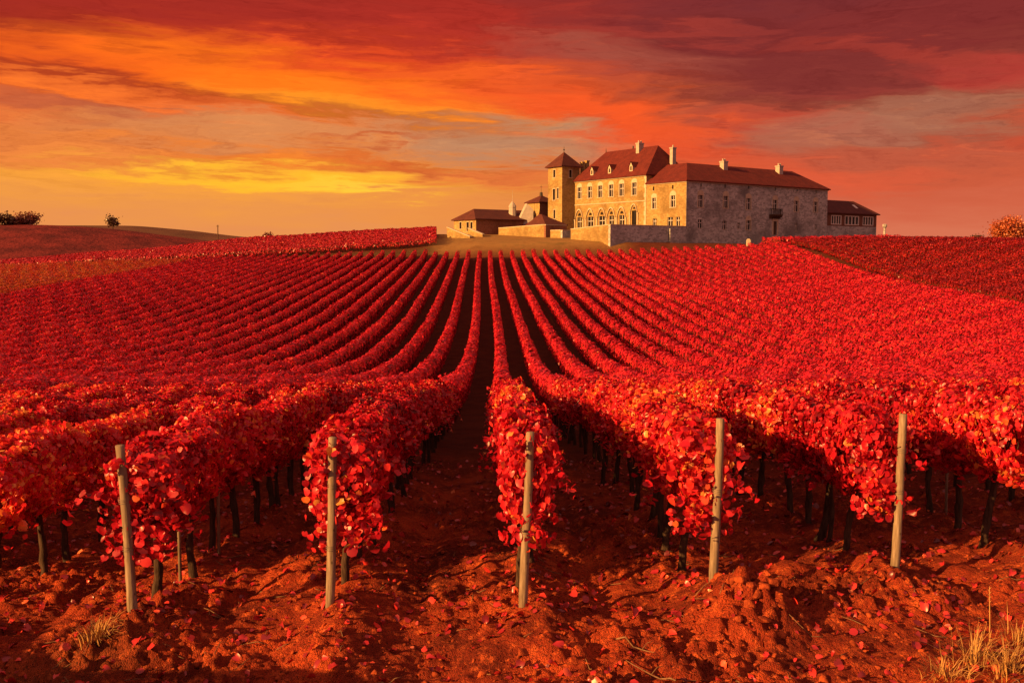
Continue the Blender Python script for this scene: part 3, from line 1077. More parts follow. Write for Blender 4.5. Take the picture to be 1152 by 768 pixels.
b = at(245, 266, 560); tp = at(245, 253, 560)
up = thing('utility_pole', b, 'lone dark pole standing on the far ridge', 'pole')
MB().tube([b - Vector((0, 0, 3)), tp], [.30, .24], 8).build('shaft', M['oak'], up)
MB().hexa([(b.x - .8, b.y - .12, tp.z - .9), (b.x + .8, b.y - .12, tp.z - .9), (b.x + .8, b.y + .12, tp.z - .9), (b.x - .8, b.y + .12, tp.z - .9)],
          [(b.x - .8, b.y - .12, tp.z - .65), (b.x + .8, b.y - .12, tp.z - .65), (b.x + .8, b.y + .12, tp.z - .65), (b.x - .8, b.y + .12, tp.z - .65)]).build('crossarm', M['oak'], up)

# ------------------------------------------------------------------ the chateau
E1, E2 = Vector((-.572, .820)), Vector((.820, .572))
OX, OY = 42.3, 212.0


def W(a, b, z):
    """Chateau frame: a along the sunny fronts (towards the back), b along the shady front, z above eye level."""
    return Vector((OX + a * E1.x + b * E2.x, OY + a * E1.y + b * E2.y, EYE + z))


def a_of(px, b=0.):
    k = (px - 548) / F
    return (OX + b * E2.x - k * (OY + b * E2.y)) / (k * E1.y - E1.x)


def b_of(px, a=0.):
    k = (px - 548) / F
    return (OX + a * E1.x - k * (OY + a * E1.y)) / (k * E2.y - E2.x)


def z_of(py, a, b):
    p = W(a, b, 0)
    k = (p.x / p.y) * F + 548
    q = at(k, py, p.y)
    return q.z - EYE


def boxW(mb, a0, a1, b0, b1, z0, z1):
    return mb.hexa([W(a0, b0, z0), W(a0, b1, z0), W(a1, b1, z0), W(a1, b0, z0)], [W(a0, b0, z1), W(a0, b1, z1), W(a1, b1, z1), W(a1, b0, z1)])


class Face:
    """One wall plane. axis 'a': the plane b = c, position s runs along a; axis 'b': the plane a = c, s runs along b. Outside is towards -c."""
    def __init__(s, ax, c):
        s.ax, s.c = ax, c

    def p(s, u, z, out=0.):
        return W(u, s.c - out, z) if s.ax == 'a' else W(s.c - out, u, z)

    def panel(s, mb, u0, u1, z0, z1, holes, depth=.35):
        us = sorted({u0, u1, *[h[0] for h in holes], *[h[1] for h in holes]})
        zs = sorted({z0, z1, *[h[2] for h in holes], *[h[3] for h in holes]})
        inh = lambda u, z: any(h[0] < u < h[1] and h[2] < z < h[3] for h in holes)
        for ua, ub in zip(us[:-1], us[1:]):
            for za, zb in zip(zs[:-1], zs[1:]):
                if not inh((ua + ub) / 2, (za + zb) / 2):
                    mb.add([s.p(ua, za), s.p(ub, za), s.p(ub, zb), s.p(ua, zb)], [(0, 1, 2, 3)])
        for h in holes:
            c = [(h[0], h[2]), (h[1], h[2]), (h[1], h[3]), (h[0], h[3])]
            for i in range(4):
                (ua, za), (ub, zb) = c[i], c[(i + 1) % 4]
                mb.add([s.p(ua, za), s.p(ub, zb), s.p(ub, zb, -depth), s.p(ua, za, -depth)], [(0, 1, 2, 3)])

    def bar(s, mb, u0, u1, z0, z1, o0, o1):
        q = [(u0, o0), (u1, o0), (u1, o1), (u0, o1)]
        return mb.hexa([s.p(u, z0, o) for u, o in q], [s.p(u, z1, o) for u, o in q])

    def window(s, parent, h, surround=True, cross=True, arch=False, name='window', sill=True, wide=.16, pane=None):
        u0, u1, z0, z1 = h
        mb = MB()
        if surround:
            w = wide
            s.bar(mb, u0 - w, u0 + .01, z0, z1, -.05, .05); s.bar(mb, u1 - .01, u1 + w, z0, z1, -.05, .05)
            s.bar(mb, u0 - w, u1 + w, z1 + .002, z1 + w * 1.3, -.05, .055)
            if sill:
                s.bar(mb, u0 - w * 1.2, u1 + w * 1.2, z0 - .16, z0 - .002, -.05, .10)
            if arch:
                n = 8; um = (u0 + u1) / 2; hw = (u1 - u0) / 2 + w
                zz = z1 + w * 1.3 + .002
                for i in range(n):
                    t0, t1 = math.pi * i / n, math.pi * (i + 1) / n
                    A = [(um - hw * math.cos(t0), zz), (um - hw * math.cos(t1), zz), (um - hw * math.cos(t1), zz + hw * .75 * math.sin(t1)), (um - hw * math.cos(t0), zz + hw * .75 * math.sin(t0))]
                    mb.hexa([s.p(u, z, -.03) for u, z in A], [s.p(u, z, .045) for u, z in A])
        else:
            s.bar(mb, u0 - .05, u1 + .05, z0 - .10, z0 - .002, -.05, .05)
        w_ = mb.build(name, M['ashlar'], parent)
        MB().add([s.p(u0, z0, -.30), s.p(u1, z0, -.30), s.p(u1, z1, -.30), s.p(u0, z1, -.30)], [(0, 1, 2, 3)]).build('pane', pane or M['glass'], w_)
        if cross:
            fm = MB(); um = (u0 + u1) / 2; t = .055
            s.bar(fm, um - t, um + t, z0, z1, -.29, -.20)
            zz = z0 + (z1 - z0) * .62
            s.bar(fm, u0, um - t, zz - t, zz + t, -.288, -.21); s.bar(fm, um + t, u1, zz - t, zz + t, -.288, -.21)
            s.bar(fm, u0, u0 + .06, z0, z1, -.289, -.18); s.bar(fm, u1 - .06, u1, z0, z1, -.289, -.18)
            fm.build('sash', M['pale'], w_)
        return w_


def hip(mb, a0, a1, b0, b1, ze, r0, r1, zr, th=.22):
    """Hip roof over the rectangle: r0, r1 = ridge ends (a, b)."""
    e = [W(a0, b0, ze), W(a0, b1, ze), W(a1, b1, ze), W(a1, b0, ze)]
    d = [p - Vector((0, 0, th)) for p in e]
    p, q = W(*r0, zr), W(*r1, zr)
    if abs(r0[0] - r1[0]) < abs(r0[1] - r1[1]):      # ridge along b, r0 is the low-b end
        fs = [(0, 1, 9, 8), (2, 3, 8, 9), (3, 0, 8), (1, 2, 9)]
    else:                                            # ridge along a, r0 is the low-a end
        fs = [(3, 0, 8, 9), (1, 2, 9, 8), (0, 1, 8), (2, 3, 9)]
    mb.add(e + d + [p, q], fs + [(4, 5, 1, 0), (5, 6, 2, 1), (6, 7, 3, 2), (7, 4, 0, 3), (7, 6, 5, 4)])


def chimney(roof, a, b, z0, z1, w=1.3, d=.9, pots=2, m='plaster'):
    mb = MB()
    boxW(mb, a - d / 2, a + d / 2, b - w / 2, b + w / 2, z0, z1 - .3)
    boxW(mb, a - d / 2 - .1, a + d / 2 + .1, b - w / 2 - .1, b + w / 2 + .1, z1 - .298, z1)
    for i in range(pots):
        bb = b + (i - (pots - 1) / 2) * w * .5
        mb.tube([W(a, bb, z1 + .002), W(a, bb, z1 + .55)], [.2, .16], 8)
    return mb.build('chimney', M[m], roof)


def plain_walls(mb, a0, a1, b0, b1, z0, z1, front_a=None, front_b=None):
    """Four walls; the two seen fronts can bring their holes."""
    Face('a', b0).panel(mb, a0, a1, z0, z1, front_a or [])
    Face('b', a0).panel(mb, b0, b1, z0, z1, front_b or [])
    mb.add([W(a1, b0, z0), W(a1, b1, z0), W(a1, b1, z1), W(a1, b0, z1)], [(0, 1, 2, 3)])
    mb.add([W(a0, b1, z0), W(a1, b1, z0), W(a1, b1, z1), W(a0, b1, z1)], [(0, 1, 2, 3)])


# --- main wing: sunny front with six windows over six pointed arches
MA0, MA1, MBD = 12.2, 36.9, 14.0
ZM, ZMR = 18.5, 25.5
front = Face('a', 0.)
mw = thing('chateau_wing', W(24, 7, 3), 'sunlit main chateau wing with pointed arches and a steep red roof', 'building')
up_px = [651.6, 663, 674.7, 686.9, 698.6, 712.9]
ar_px = [651.6, 663.8, 676.7, 687.4, 699.0, 712.9]
holes_up, holes_ar = [], []
for p in up_px:
    a = a_of(p); zt, zb = z_of(211 + (651.6 - p) * .09, a, 0), z_of(223.5 + (651.6 - p) * .065, a, 0)
    holes_up.append((a - .74, a + .74, zb, zt))
for i, p in enumerate(ar_px):
    a = a_of(p); w = .75 if i == 5 else (1.05 if i in (1, 2) else .85)
    holes_ar.append((a - w, a + w, 7.0, 9.7 if i < 5 else 10.6))
mb = MB()
front.panel(mb, MA0, MA1, 2.0, ZM, holes_up + holes_ar)
Face('b', MA0).panel(mb, 0, MBD, 2.0, ZM, [])
mb.add([W(MA1, 0, 2), W(MA1, MBD, 2), W(MA1, MBD, ZM), W(MA1, 0, ZM)], [(0, 1, 2, 3)])
mb.add([W(MA0, MBD, 2), W(MA1, MBD, 2), W(MA1, MBD, ZM), W(MA0, MBD, ZM)], [(0, 1, 2, 3)])
mb.build('wall', M['stone'], mw)
cor = MB(); front.bar(cor, MA0 - .1, MA1 + .1, ZM - .45, ZM - .15, -.05, .22); front.bar(cor, MA0, MA1, 12.55, 12.75, -.05, .12)
cor.build('cornice', M['ashlar'], mw)
qn = MB()
for i in range(16):
    z = 2.4 + i
    front.bar(qn, MA0 - .03, MA0 + (.7 if i % 2 else .45), z, z + .96, -.03, .035)
qn.build('quoin', M['ashlar'], mw)
for h in holes_up:
    front.window(mw, h, True, True, True, wide=.2)
for i, h in enumerate(holes_ar):
    w_ = front.window(mw, h, False, i != 5, name='window')
    um = (h[0] + h[1]) / 2; hw = 1.45 if i < 5 else 1.15; zs = h[3] - .5; rise = 2.2 if i < 5 else 1.8
    am = MB(); prof = []
    for j in range(13):
        t = -1 + j / 6
        prof.append((um + hw * t, zs + rise * (1 - abs(t) ** 2.3)))
    for (ua, za), (ub, zb) in zip(prof[:-1], prof[1:]):
        am.hexa([front.p(ua, za, -.05), front.p(ub, zb, -.05), front.p(ub, zb + .30, -.05), front.p(ua, za + .30, -.05)],
                [front.p(ua, za, .28), front.p(ub, zb, .28), front.p(ub, zb + .30, .28), front.p(ua, za + .30, .28)])
    for sg in (-1, 1):
        u = um + sg * (hw + .12)
        front.bar(am, u - .13, u + .13, 7.0, zs, -.05, .24); front.bar(am, u - .2, u + .2, zs - .25, zs - .002, -.05, .30)
    am.build('arch', M['ashlar'], mw)
    # small round-headed light in the tympanum
    lt = MB(); n = 9; zz = h[3] + .35; r = .55 if i < 5 else .4
    pts = [front.p(um - r * math.cos(math.pi * j / n), zz + 1.15 * r * math.sin(math.pi * j / n) + .003, .012) for j in range(n + 1)]
    lt.add(pts, [tuple(range(n + 1))]); lt.build('lunette', M['glass'], mw)
rf = MB(); hip(rf, MA0 - .45, MA1 + .45, -.55, MBD + .5, ZM - .05, (15.7, 7.0), (33.5, 7.0), ZMR)
roof = rf.build('roof', M['roof'], mw)
chimney(roof, a_of(718.5, 6.2), 6.2, 23.5, z_of(161.5, 22, 6.2), 1.5, 1.0, 2)
chimney(roof, 13.0, 9.0, 20.0, z_of(166, 13, 9), 1.1, .9, 1)
for p, y in ((666.7, 197.5), (686.4, 195), (710.5, 191.5)):
    a = a_of(p, 1.0); z = 19.45
    d = MB()
    d.hexa([W(a - .5, .55, z), W(a + .5, .55, z), W(a + .5, 2.2, z), W(a - .5, 2.2, z)], [W(a - .5, .55, z + 1.2), W(a + .5, .55, z + 1.2), W(a + .5, 2.2, z + 1.2), W(a - .5, 2.2, z + 1.2)])
    d.add([W(a - .5, .55, z + 1.2), W(a + .5, .55, z + 1.2), W(a, .55, z + 2.05)], [(0, 1, 2)])
    do = d.build('dormer', M['ashlar'], roof)
    rr = MB()
    rr.add([W(a - .68, .4, z + 1.05), W(a, .4, z + 2.2), W(a, 3.2, z + 2.2), W(a - .68, 3.2, z + 1.05), W(a + .68, .4, z + 1.05), W(a + .68, 3.2, z + 1.05)], [(0, 1, 2, 3), (1, 4, 5, 2)])
    rr.build('dormer_roof', M['roof'], roof)
    MB().add([W(a - .22, .53, z + .25), W(a + .22, .53, z + .25), W(a + .22, .53, z + 1.15), W(a - .22, .53, z + 1.15)], [(0, 1, 2, 3)]).build('dormer_window', M['glass'], roof)
fin = MB(); fin.tube([W(33.5, 7, ZMR), W(33.5, 7, ZMR + 1.0)], [.12, .03], 6); fin.tube([W(24, 7, ZMR), W(24, 7, ZMR + .6)], [.2, .16], 6)
fin.build('finial', M['iron'], roof)

# --- grey wing: long shady front, short sunny end that joins the main wing
RL, RD = 48.4, 12.1
ZR, ZRR = 16.45, 20.8
shade = Face('b', 0.)
gw = thing('chateau_wing', W(6, 24, 2), 'long shaded grey stone wing with a balcony over its door', 'building')
hb, spec = [], []


def hole(px, yt, yb, w, kind):
    b = b_of(px); h = (b - w / 2, b + w / 2, z_of(yb, 0, b), z_of(yt, 0, b)); hb.append(h); spec.append((h, kind))


for p, y in ((788, 206.3), (815, 207.3), (841.5, 208.6), (871.8, 210.8), (896.5, 211.6), (918, 213.2)):
    hole(p, y, y + 4.2, .42, 'slot')
for p, y0, y1 in ((787.5, 219.5, 233), (815.9, 220.5, 234), (841.6, 223, 235.5), (871.8, 225, 236), (895.9, 226, 238), (917.6, 227, 238.5)):
    hole(p, y0, y1, 1.45, 'main')
hole(787.5, 247, 256.5, 1.4, 'plain'); hole(815, 248.5, 257.8, 1.3, 'plain'); hole(831.3, 250.5, 257, .95, 'plain'); hole(842, 248, 258.5, 1.4, 'main')
hole(872.4, 249, 264.3, 1.3, 'door'); hole(896.2, 250.8, 260, 1.0, 'plain'); hole(918.4, 252.5, 258, .8, 'plain')
ha, speca = [], []


def holea(px, yt, yb, w, kind):
    a = a_of(px); h = (a - w / 2, a + w / 2, z_of(yb, a, 0), z_of(yt, a, 0)); ha.append(h); speca.append((h, kind))


holea(735.2, 222.6, 234.8, 1.2, 'main'); holea(756.4, 220, 233, 1.35, 'main')
holea(734.4, 210.0, 214.5, .45, 'slot'); holea(756, 208.2, 212.8, .45, 'slot')
holea(736, 246, 253.5, 1.2, 'plain'); holea(753.5, 244.3, 254, 1.6, 'plain'); holea(762.3, 244, 254, 1.2, 'plain')
mb = MB()
shade.panel(mb, 0, RL, -1.0, ZR, hb)
mb.add([W(RD, 0, 0), W(RD, RL, 0), W(RD, RL, ZR), W(RD, 0, ZR)], [(0, 1, 2, 3)])
mb.add([W(0, RL, -1), W(RD, RL, -1), W(RD, RL, ZR), W(0, RL, ZR)], [(0, 1, 2, 3)])
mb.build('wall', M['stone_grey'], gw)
mb = MB(); front.panel(mb, 0.0, RD, -1.0, ZR, ha); mb.build('end_wall', M['stone'], gw)
for f_, sp in ((shade, spec), (front, speca)):
    for h, kind in sp:
        if kind == 'main': f_.window(gw, h, True, True, True, wide=.26)
        elif kind == 'slot': f_.window(gw, h, False, False)
        elif kind == 'plain': f_.window(gw, h, False, True)
        else: f_.window(gw, h, True, False, False, 'door', False, .45, M['oak'])
qn = MB()
for i in range(17):
    z = -.6 + i
    shade.bar(qn, -.03, (.8 if i % 2 else .5), z, z + .96, -.03, .035)
qn.build('quoin', M['stone_grey'], gw)
cor = MB(); shade.bar(cor, -.1, RL + .1, ZR - .45, ZR - .2, -.05, .2); front.bar(cor, 0, RD, ZR - .452, ZR - .202, -.05, .198)
cor.build('cornice', M['ashlar'], gw)
bb = b_of(871.0); bal = MB()
z0, z1 = z_of(244.5, 0, bb), z_of(235.6, 0, bb)
shade.bar(bal, bb - 1.75, bb + 1.75, z0 + .35, z0 + .62, -.02, 1.15)
for i in range(5):
    u = bb - 1.6 + .8 * i
    shade.bar(bal, u - .14, u + .14, z0 - .35, z0 + .348, -.02, .45); shade.bar(bal, u - .14, u + .14, z0 + .05, z0 + .347, .452, .95)
balo = bal.build('balcony', M['oak'], gw)
rl = MB()
shade.bar(rl, bb - 1.7, bb + 1.7, z1 - .02, z1 + .1, 1.0, 1.1)
for i in range(12):
    u = bb - 1.66 + i * .30; shade.bar(rl, u - .05, u + .05, z0 + .622, z1 - .022, 1.02, 1.08)
for u in (bb - 1.66, bb + 1.66):
    shade.bar(rl, u - .05, u + .05, z1 - .02, z1 + .1, .0, .998); shade.bar(rl, u - .05, u + .05, z0 + .622, z1 - .022, .45, .55)
rl.build('railing', M['iron'], balo)
rf = MB()
o = .5
e = lambda a, b: W(a, b, ZR - .05)
rp0, rp1, rp2 = W(6, 6.3, ZRR), W(6, RL - 6, ZRR), W(RD - .02, 6.3, ZRR)
V = [e(-o, -o), e(-o, RL + o), e(RD + .3, RL + o), e(RD - .02, -o), rp0, rp1, rp2]
V += [p - Vector((0, 0, .22)) for p in V[:4]] + [e(RD - .02, 12.6)]
rf.add(V, [(0, 1, 5, 4), (1, 2, 5), (3, 0, 4, 6), (2, 11, 6, 4, 5), (3, 6, 11), (7, 8, 1, 0), (8, 9, 2, 1), (10, 7, 0, 3), (10, 9, 8, 7)])
roof = rf.build('roof', M['roof'], gw)
chimney(roof, 4.9, b_of(813, 4.9), 18.9, z_of(181.5, 5, 17), 1.35, 1.2, 2)
chimney(roof, 4.9, b_of(875.6, 4.9), 18.9, z_of(186.5, 5, 36), 1.35, 1.2, 2)

# --- annex
an = thing('annex', W(4, 58, 3), 'low annex with boarded upper storey and pale windows beside the grey wing', 'building')
A0, A1, B0, B1 = .6, 8.6, RL + .05, 69.5
af = Face('b', A0)
mb = MB(); plain_walls(mb, A0, A1, B0, B1, 0, 7.75); mb.build('wall', M['stone_grey'], an)
hs = []
for p0, p1 in ((936, 947), (951.5, 967), (972, 983.5)):
    hs.append((b_of(p0, A0), b_of(p1, A0), z_of(253.3, A0, 60), z_of(243.0, A0, 60)))
mb = MB(); plain_walls(mb, A0, A1, B0, B1, 7.752, 11.0, None, hs); mb.build('upper_storey', M['plank'], an)
for u0, u1, z0, z1 in hs:
    fr = MB(); n = 4
    for i in range(n + 1):
        u = u0 + (u1 - u0) * i / n; af.bar(fr, u - .11, u + .11, z0, z1, -.2, .03)
    for z in (z0, z1 - .18, ):
        af.bar(fr, u0 - .12, u1 + .12, z, z + .18, -.198, .028)
    wn = fr.build('window', M['pale'], an)
    MB().add([af.p(u0, z0, -.25), af.p(u1, z0, -.25), af.p(u1, z1, -.25), af.p(u0, z1, -.25)], [(0, 1, 2, 3)]).build('pane', M['glass'], wn)
rf = MB(); hip(rf, A0 - .6, A1 + .5, B0 + .02, B1 + .7, 10.95, (4.6, B0 + .2), (4.6, 65.3), 14.3)
roof = rf.build('roof', M['roof_old'], an)
sk = MB(); sl = (14.3 - 10.95) / (4.6 - (A0 - .6)); bs = b_of(962.5, 2.5)
for a_, q in ((1.9, 0),):
    p = lambda a, b, o: W(a, b, 10.95 + (a - (A0 - .6)) * sl + o)
    sk.hexa([p(1.9, bs - .45, .0), p(1.9, bs + .45, .0), p(3.1, bs + .45, .0), p(3.1, bs - .45, .0)], [p(1.9, bs - .45, .1), p(1.9, bs + .45, .1), p(3.1, bs + .45, .1), p(3.1, bs - .45, .1)])
sk.build('skylight', M['pale'], roof)

# --- tower
tw = thing('tower', W(39.6, -1, 3), 'tall square stone tower with a pointed red pyramid roof', 'tower')
TA0, TA1, TB0, TB1 = MA1 + .02, 42.3, -3.9, 1.6
tl, tr_ = Face('a', TB0), Face('b', TA0)
ZT = 21.9
ft = [(a_of(623.3, TB0) - .4, a_of(623.3, TB0) + .4, z_of(199.5, 39.5, TB0), z_of(191, 39.5, TB0)),
      (a_of(623.0, TB0) - .45, a_of(623.0, TB0) + .45, z_of(225, 39.5, TB0), z_of(212.5, 39.5, TB0)),
      (a_of(627.3, TB0) - .3, a_of(627.3, TB0) + .3, z_of(223.5, 39.5, TB0), z_of(212, 39.5, TB0)),
      (a_of(623.5, TB0) - .35, a_of(623.5, TB0) + .35, z_of(246, 39.5, TB0), z_of(236, 39.5, TB0))]
fr_ = [(b_of(641.2, TA0) - .4, b_of(641.2, TA0) + .4, z_of(199.5, TA0, -2), z_of(191, TA0, -2))]
mb = MB(); plain_walls(mb, TA0, TA1, TB0, TB1, 2.0, ZT, ft, fr_); mb.build('wall', M['stone'], tw)
for h in ft: tl.window(tw, h, True, False, wide=.14)
for h in fr_: tr_.window(tw, h, True, False, wide=.14)
cor = MB(); boxW(cor, TA0 - .18, TA1 + .18, TB0 - .18, TB1 + .18, ZT - .3, ZT - .05); cor.build('cornice', M['ashlar'], tw)
rf = MB(); ac, bc = (TA0 + TA1) / 2, (TB0 + TB1) / 2
ev = [W(TA0 - .6, TB0 - .6, ZT), W(TA0 - .6, TB1 + .6, ZT), W(TA1 + .6, TB1 + .6, ZT), W(TA1 + .6, TB0 - .6, ZT)]
rf.add(ev + [W(ac, bc, z_of(171, ac, bc))] + [p - Vector((0, 0, .2)) for p in ev], [(0, 1, 4), (1, 2, 4), (2, 3, 4), (3, 0, 4), (5, 6, 1, 0), (6, 7, 2, 1), (7, 8, 3, 2), (8, 5, 0, 3), (8, 7, 6, 5)])
roof = rf.build('roof', M['roof_old'], tw)
zz = z_of(171, ac, bc); fn = MB(); fn.tube([W(ac, bc, zz - .2), W(ac, bc, zz + 1.3)], [.10, .04], 6); fn.tube([W(ac, bc, zz + .3), W(ac, bc, zz + .5), W(ac, bc, zz + .7)], [.05, .24, .05], 8)
fn.build('finial', M['iron'], roof)
# bell stacks between the tower and the main roof
bs_ = MB()
bz = z_of(188, 38, 4)
boxW(bs_, 37.6, 38.4, 4.4, 5.2, bz - 6, bz + 1.3); boxW(bs_, 37.6, 38.4, 3.0, 3.7, bz - 6, bz + .9)
boxW(bs_, 37.5, 38.5, 4.3, 5.3, bz + 1.302, bz + 1.6); boxW(bs_, 37.5, 38.5, 2.9, 3.8, bz + .902, bz + 1.2)
bs_.build('chimney', M['stone'], tw)

# --- small chapel tower and its lean-tos
def frameW(px, D):
    """(a, b) of the ground point seen at column px at distance D."""
    X = (px - 548) / F * D; dx, dy = X - OX, D - OY
    return dx * E1.x + dy * E1.y, dx * E2.x + dy * E2.y


ca, cb = frameW(606.8, 247)
ch = thing('chapel_tower', W(ca + 2.5, cb + 2.5, 4), 'small square chapel tower with a low hipped cap beside the tall tower', 'tower')
ZC = z_of(227, ca, cb)
mb = MB(); Face('a', cb).panel(mb, ca, ca + 5.2, 3, ZC, []); mb.add([W(ca + 5.2, cb, 3), W(ca + 5.2, cb + 5, 3), W(ca + 5.2, cb + 5, ZC), W(ca + 5.2, cb, ZC)], [(0, 1, 2, 3)])
mb.build('wall', M['stone'], ch)
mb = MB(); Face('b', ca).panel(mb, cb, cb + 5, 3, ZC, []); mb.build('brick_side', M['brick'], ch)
rf = MB(); ev = [W(ca - .5, cb - .5, ZC), W(ca - .5, cb + 5.5, ZC), W(ca + 5.7, cb + 5.5, ZC), W(ca + 5.7, cb - .5, ZC)]
zc = z_of(219.5, ca + 2, cb + 2)
rf.add(ev + [W(ca + 2.2, cb + 2.2, zc)] + [p - Vector((0, 0, .2)) for p in ev], [(0, 1, 4), (1, 2, 4), (2, 3, 4), (3, 0, 4), (5, 6, 1, 0), (6, 7, 2, 1), (7, 8, 3, 2), (8, 5, 0, 3), (8, 7, 6, 5)])
roof = rf.build('roof', M['roof_old'], ch)
fn = MB(); fn.tube([W(ca + 2.2, cb + 2.2, zc - .3), W(ca + 2.2, cb + 2.2, zc + .7)], [.42, .34], 8); fn.tube([W(ca + 2.2, cb + 2.2, zc + .7), W(ca + 2.2, cb + 2.2, zc + 2.6)], [.06, .03], 6)
fn.tube([W(ca + 2.2, cb + 1.8, zc + 2.0), W(ca + 2.2, cb + 2.6, zc + 2.0)], .04, 5)
fn.build('finial', M['iron'], roof)
bt = MB()   # sloping buttress wall
fa = ca - .6
pl = [(593, 229), (600, 235.5), (599.8, 256), (580.5, 256)]
qa = [at(px, py, 244.0) for px, py in pl]
bt.hexa(qa, [p + Vector((E1.x, E1.y, 0)) * .8 for p in qa])
bt.build('buttress', M['plaster'], ch)

la, lb = frameW(606, 239)
ln = thing('shed', W(la + 3, lb + 2, 5), 'low shed with a small red hipped roof below the chapel tower', 'shed')
zl = z_of(254, la, lb)
mb = MB(); plain_walls(mb, la, la + 9.5, lb, lb + 6, 3, zl); mb.build('wall', M['stone'], ln)
rf = MB(); hip(rf, la - .4, la + 9.9, lb - .4, lb + 6.4, zl, (la + 2.6, lb + 3), (la + 3.4, lb + 3), z_of(243.5, la + 2, lb + 3)); rf.build('roof', M['roof'], ln)

# --- low service wing at the far end, with its lantern
sa, sb = frameW(535.7, 236)
sw = thing('service_wing', W(sa + 4.8, sb + 8, 5), 'low hipped roof service wing with a slim roof lantern', 'building')
ZS = z_of(246, sa, sb)
sf = Face('a', sb)
hs = []
for px, y0, y1, w in ((518.5, 250, 257.5, .9), (526.6, 250, 260, 1.0), (530.8, 250, 257, .9)):
    a = a_of(px, sb); hs.append((a - w / 2, a + w / 2, z_of(y1, a, sb), z_of(y0, a, sb)))
mb = MB(); sf.panel(mb, sa, sa + 9.6, 3, ZS, hs)
mb.add([W(sa + 9.6, sb, 3), W(sa + 9.6, sb + 18, 3), W(sa + 9.6, sb + 18, ZS), W(sa + 9.6, sb, ZS)], [(0, 1, 2, 3)])
mb.build('wall', M['stone'], sw)
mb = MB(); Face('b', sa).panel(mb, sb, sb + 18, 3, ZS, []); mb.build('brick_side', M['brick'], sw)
for h in hs: sf.window(sw, h, True, False, wide=.12)
rf = MB(); hip(rf, sa - .5, sa + 10.1, sb - .5, sb + 18.4, ZS, (sa + 4.8, sb + 2.6), (sa + 4.8, sb + 18), z_of(235, sa + 4.8, sb + 3)); roof = rf.build('roof', M['roof_old'], sw)
lb_ = b_of(576.5, sa + 2.5); zl0 = z_of(246, sa + 2.5, lb_)
lt = MB(); lt.tube([W(sa + 2.5, lb_, zl0 - .5), W(sa + 2.5, lb_, z_of(233.5, sa + 2.5, lb_))], [1.0, .85], 8)
z1 = z_of(233.5, sa + 2.5, lb_)
lt.tube([W(sa + 2.5, lb_, z1), W(sa + 2.5, lb_, z1 + .4), W(sa + 2.5, lb_, z1 + 1.0), W(sa + 2.5, lb_, z1 + 1.5)], [.95, .9, .5, .1], 8)
lt.tube([W(sa + 2.5, lb_, z1 + 1.5), W(sa + 2.5, lb_, z1 + 4.2)], [.07, .02], 5)
lt.build('lantern', M['plaster'], roof)

# --- terrace and garden walls
def wall_thing(label, pts, z_top, z_bot, thick=.6, m='stone', name='stone_wall', cop=True):
    """pts: (a, b) corners; z_top per corner."""
    base = W(*pts[0], z_bot)
    o = thing(name, base, label, 'wall')
    mb, cp = MB(), MB()
    for i in range(len(pts) - 1):
        (a0, b0), (a1, b1) = pts[i], pts[i + 1]
        d = Vector((a1 - a0, b1 - b0)).normalized(); n = Vector((-d.y, d.x)) * thick
        if n.x + n.y < 0: n = -n
        q = [(a0, b0), (a1, b1), (a1 + n.x, b1 + n.y), (a0 + n.x, b0 + n.y)]
        zt = [z_top[i], z_top[i + 1], z_top[i + 1], z_top[i]]
        mb.hexa([W(x, y, z_bot) for x, y in q], [W(x, y, z) for (x, y), z in zip(q, zt)])
        n2 = n.normalized() * .07
        q2 = [(a0 - n2.x, b0 - n2.y), (a1 - n2.x, b1 - n2.y), (a1 + n.x + n2.x, b1 + n.y + n2.y), (a0 + n.x + n2.x, b0 + n.y + n2.y)]
        cp.hexa([W(x, y, z + .003) for (x, y), z in zip(q2, zt)], [W(x, y, z + .17 - .002 * i) for (x, y), z in zip(q2, zt)])
    mb.build('masonry', M[m], o)
    if cop: cp.build('coping', M['ashlar'], o)
    return o


TB = b_of(686.4, 0.)
zt = z_of(253.2, 0, TB)
wall_thing('sunlit terrace wall below the arched main wing', [(12.4, TB), (0.61, TB)], [5.9, zt], 1.0, .7, 'stone')
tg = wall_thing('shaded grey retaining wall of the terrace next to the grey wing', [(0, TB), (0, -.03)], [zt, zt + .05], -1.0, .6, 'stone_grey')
bt = MB(); b0 = b_of(757, 0)
Face('b', 0).bar(bt, b0 - 1.3, b0 + 1.3, -1, zt - .4, -.02, .45); bt.build('buttress', M['stone_grey'], tg)
al = MB(); bm_ = b_of(744, 0); pts = [Face('b', 0).p(bm_ + 3.4 * math.cos(math.pi * j / 14), -1.0 + 3.9 * math.sin(math.pi * j / 14), .03) for j in range(15)]
al.add(pts, [tuple(range(15))]); al.build('cellar_arch', M['oak'], tg)
ga, gb = frameW(613.7, 222)
wall_thing('pale garden wall lit by the sun left of the tower foot'.replace(' left of', ' before'), [(ga + 18, gb), (ga + .61, gb)], [z_of(257, ga + 18, gb), z_of(253, ga, gb)], 2.0, .6)
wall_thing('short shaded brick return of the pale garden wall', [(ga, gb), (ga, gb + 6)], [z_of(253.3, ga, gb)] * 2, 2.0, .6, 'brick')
la2, lb2 = ga + .8, gb + .4
lt2 = thing('lean_to', W(la2 + 3, lb2 + 2, 4), 'dark lean-to roof against the foot of the tall tower', 'shed')
rf = MB(); zl = z_of(252.3, la2, lb2)
hip(rf, la2 - .2, la2 + 7, lb2, lb2 + 6.5, zl, (la2 + 3.8, lb2 + 2.0), (la2 + 4.8, lb2 + 2.0), z_of(241, la2 + 4, lb2 + 2)); rf.build('roof', M['roof_old'], lt2)
mb = MB(); plain_walls(mb, la2, la2 + 6.8, lb2 + .2, lb2 + 6.3, 3, zl - .15); mb.build('wall', M['brick'], lt2)
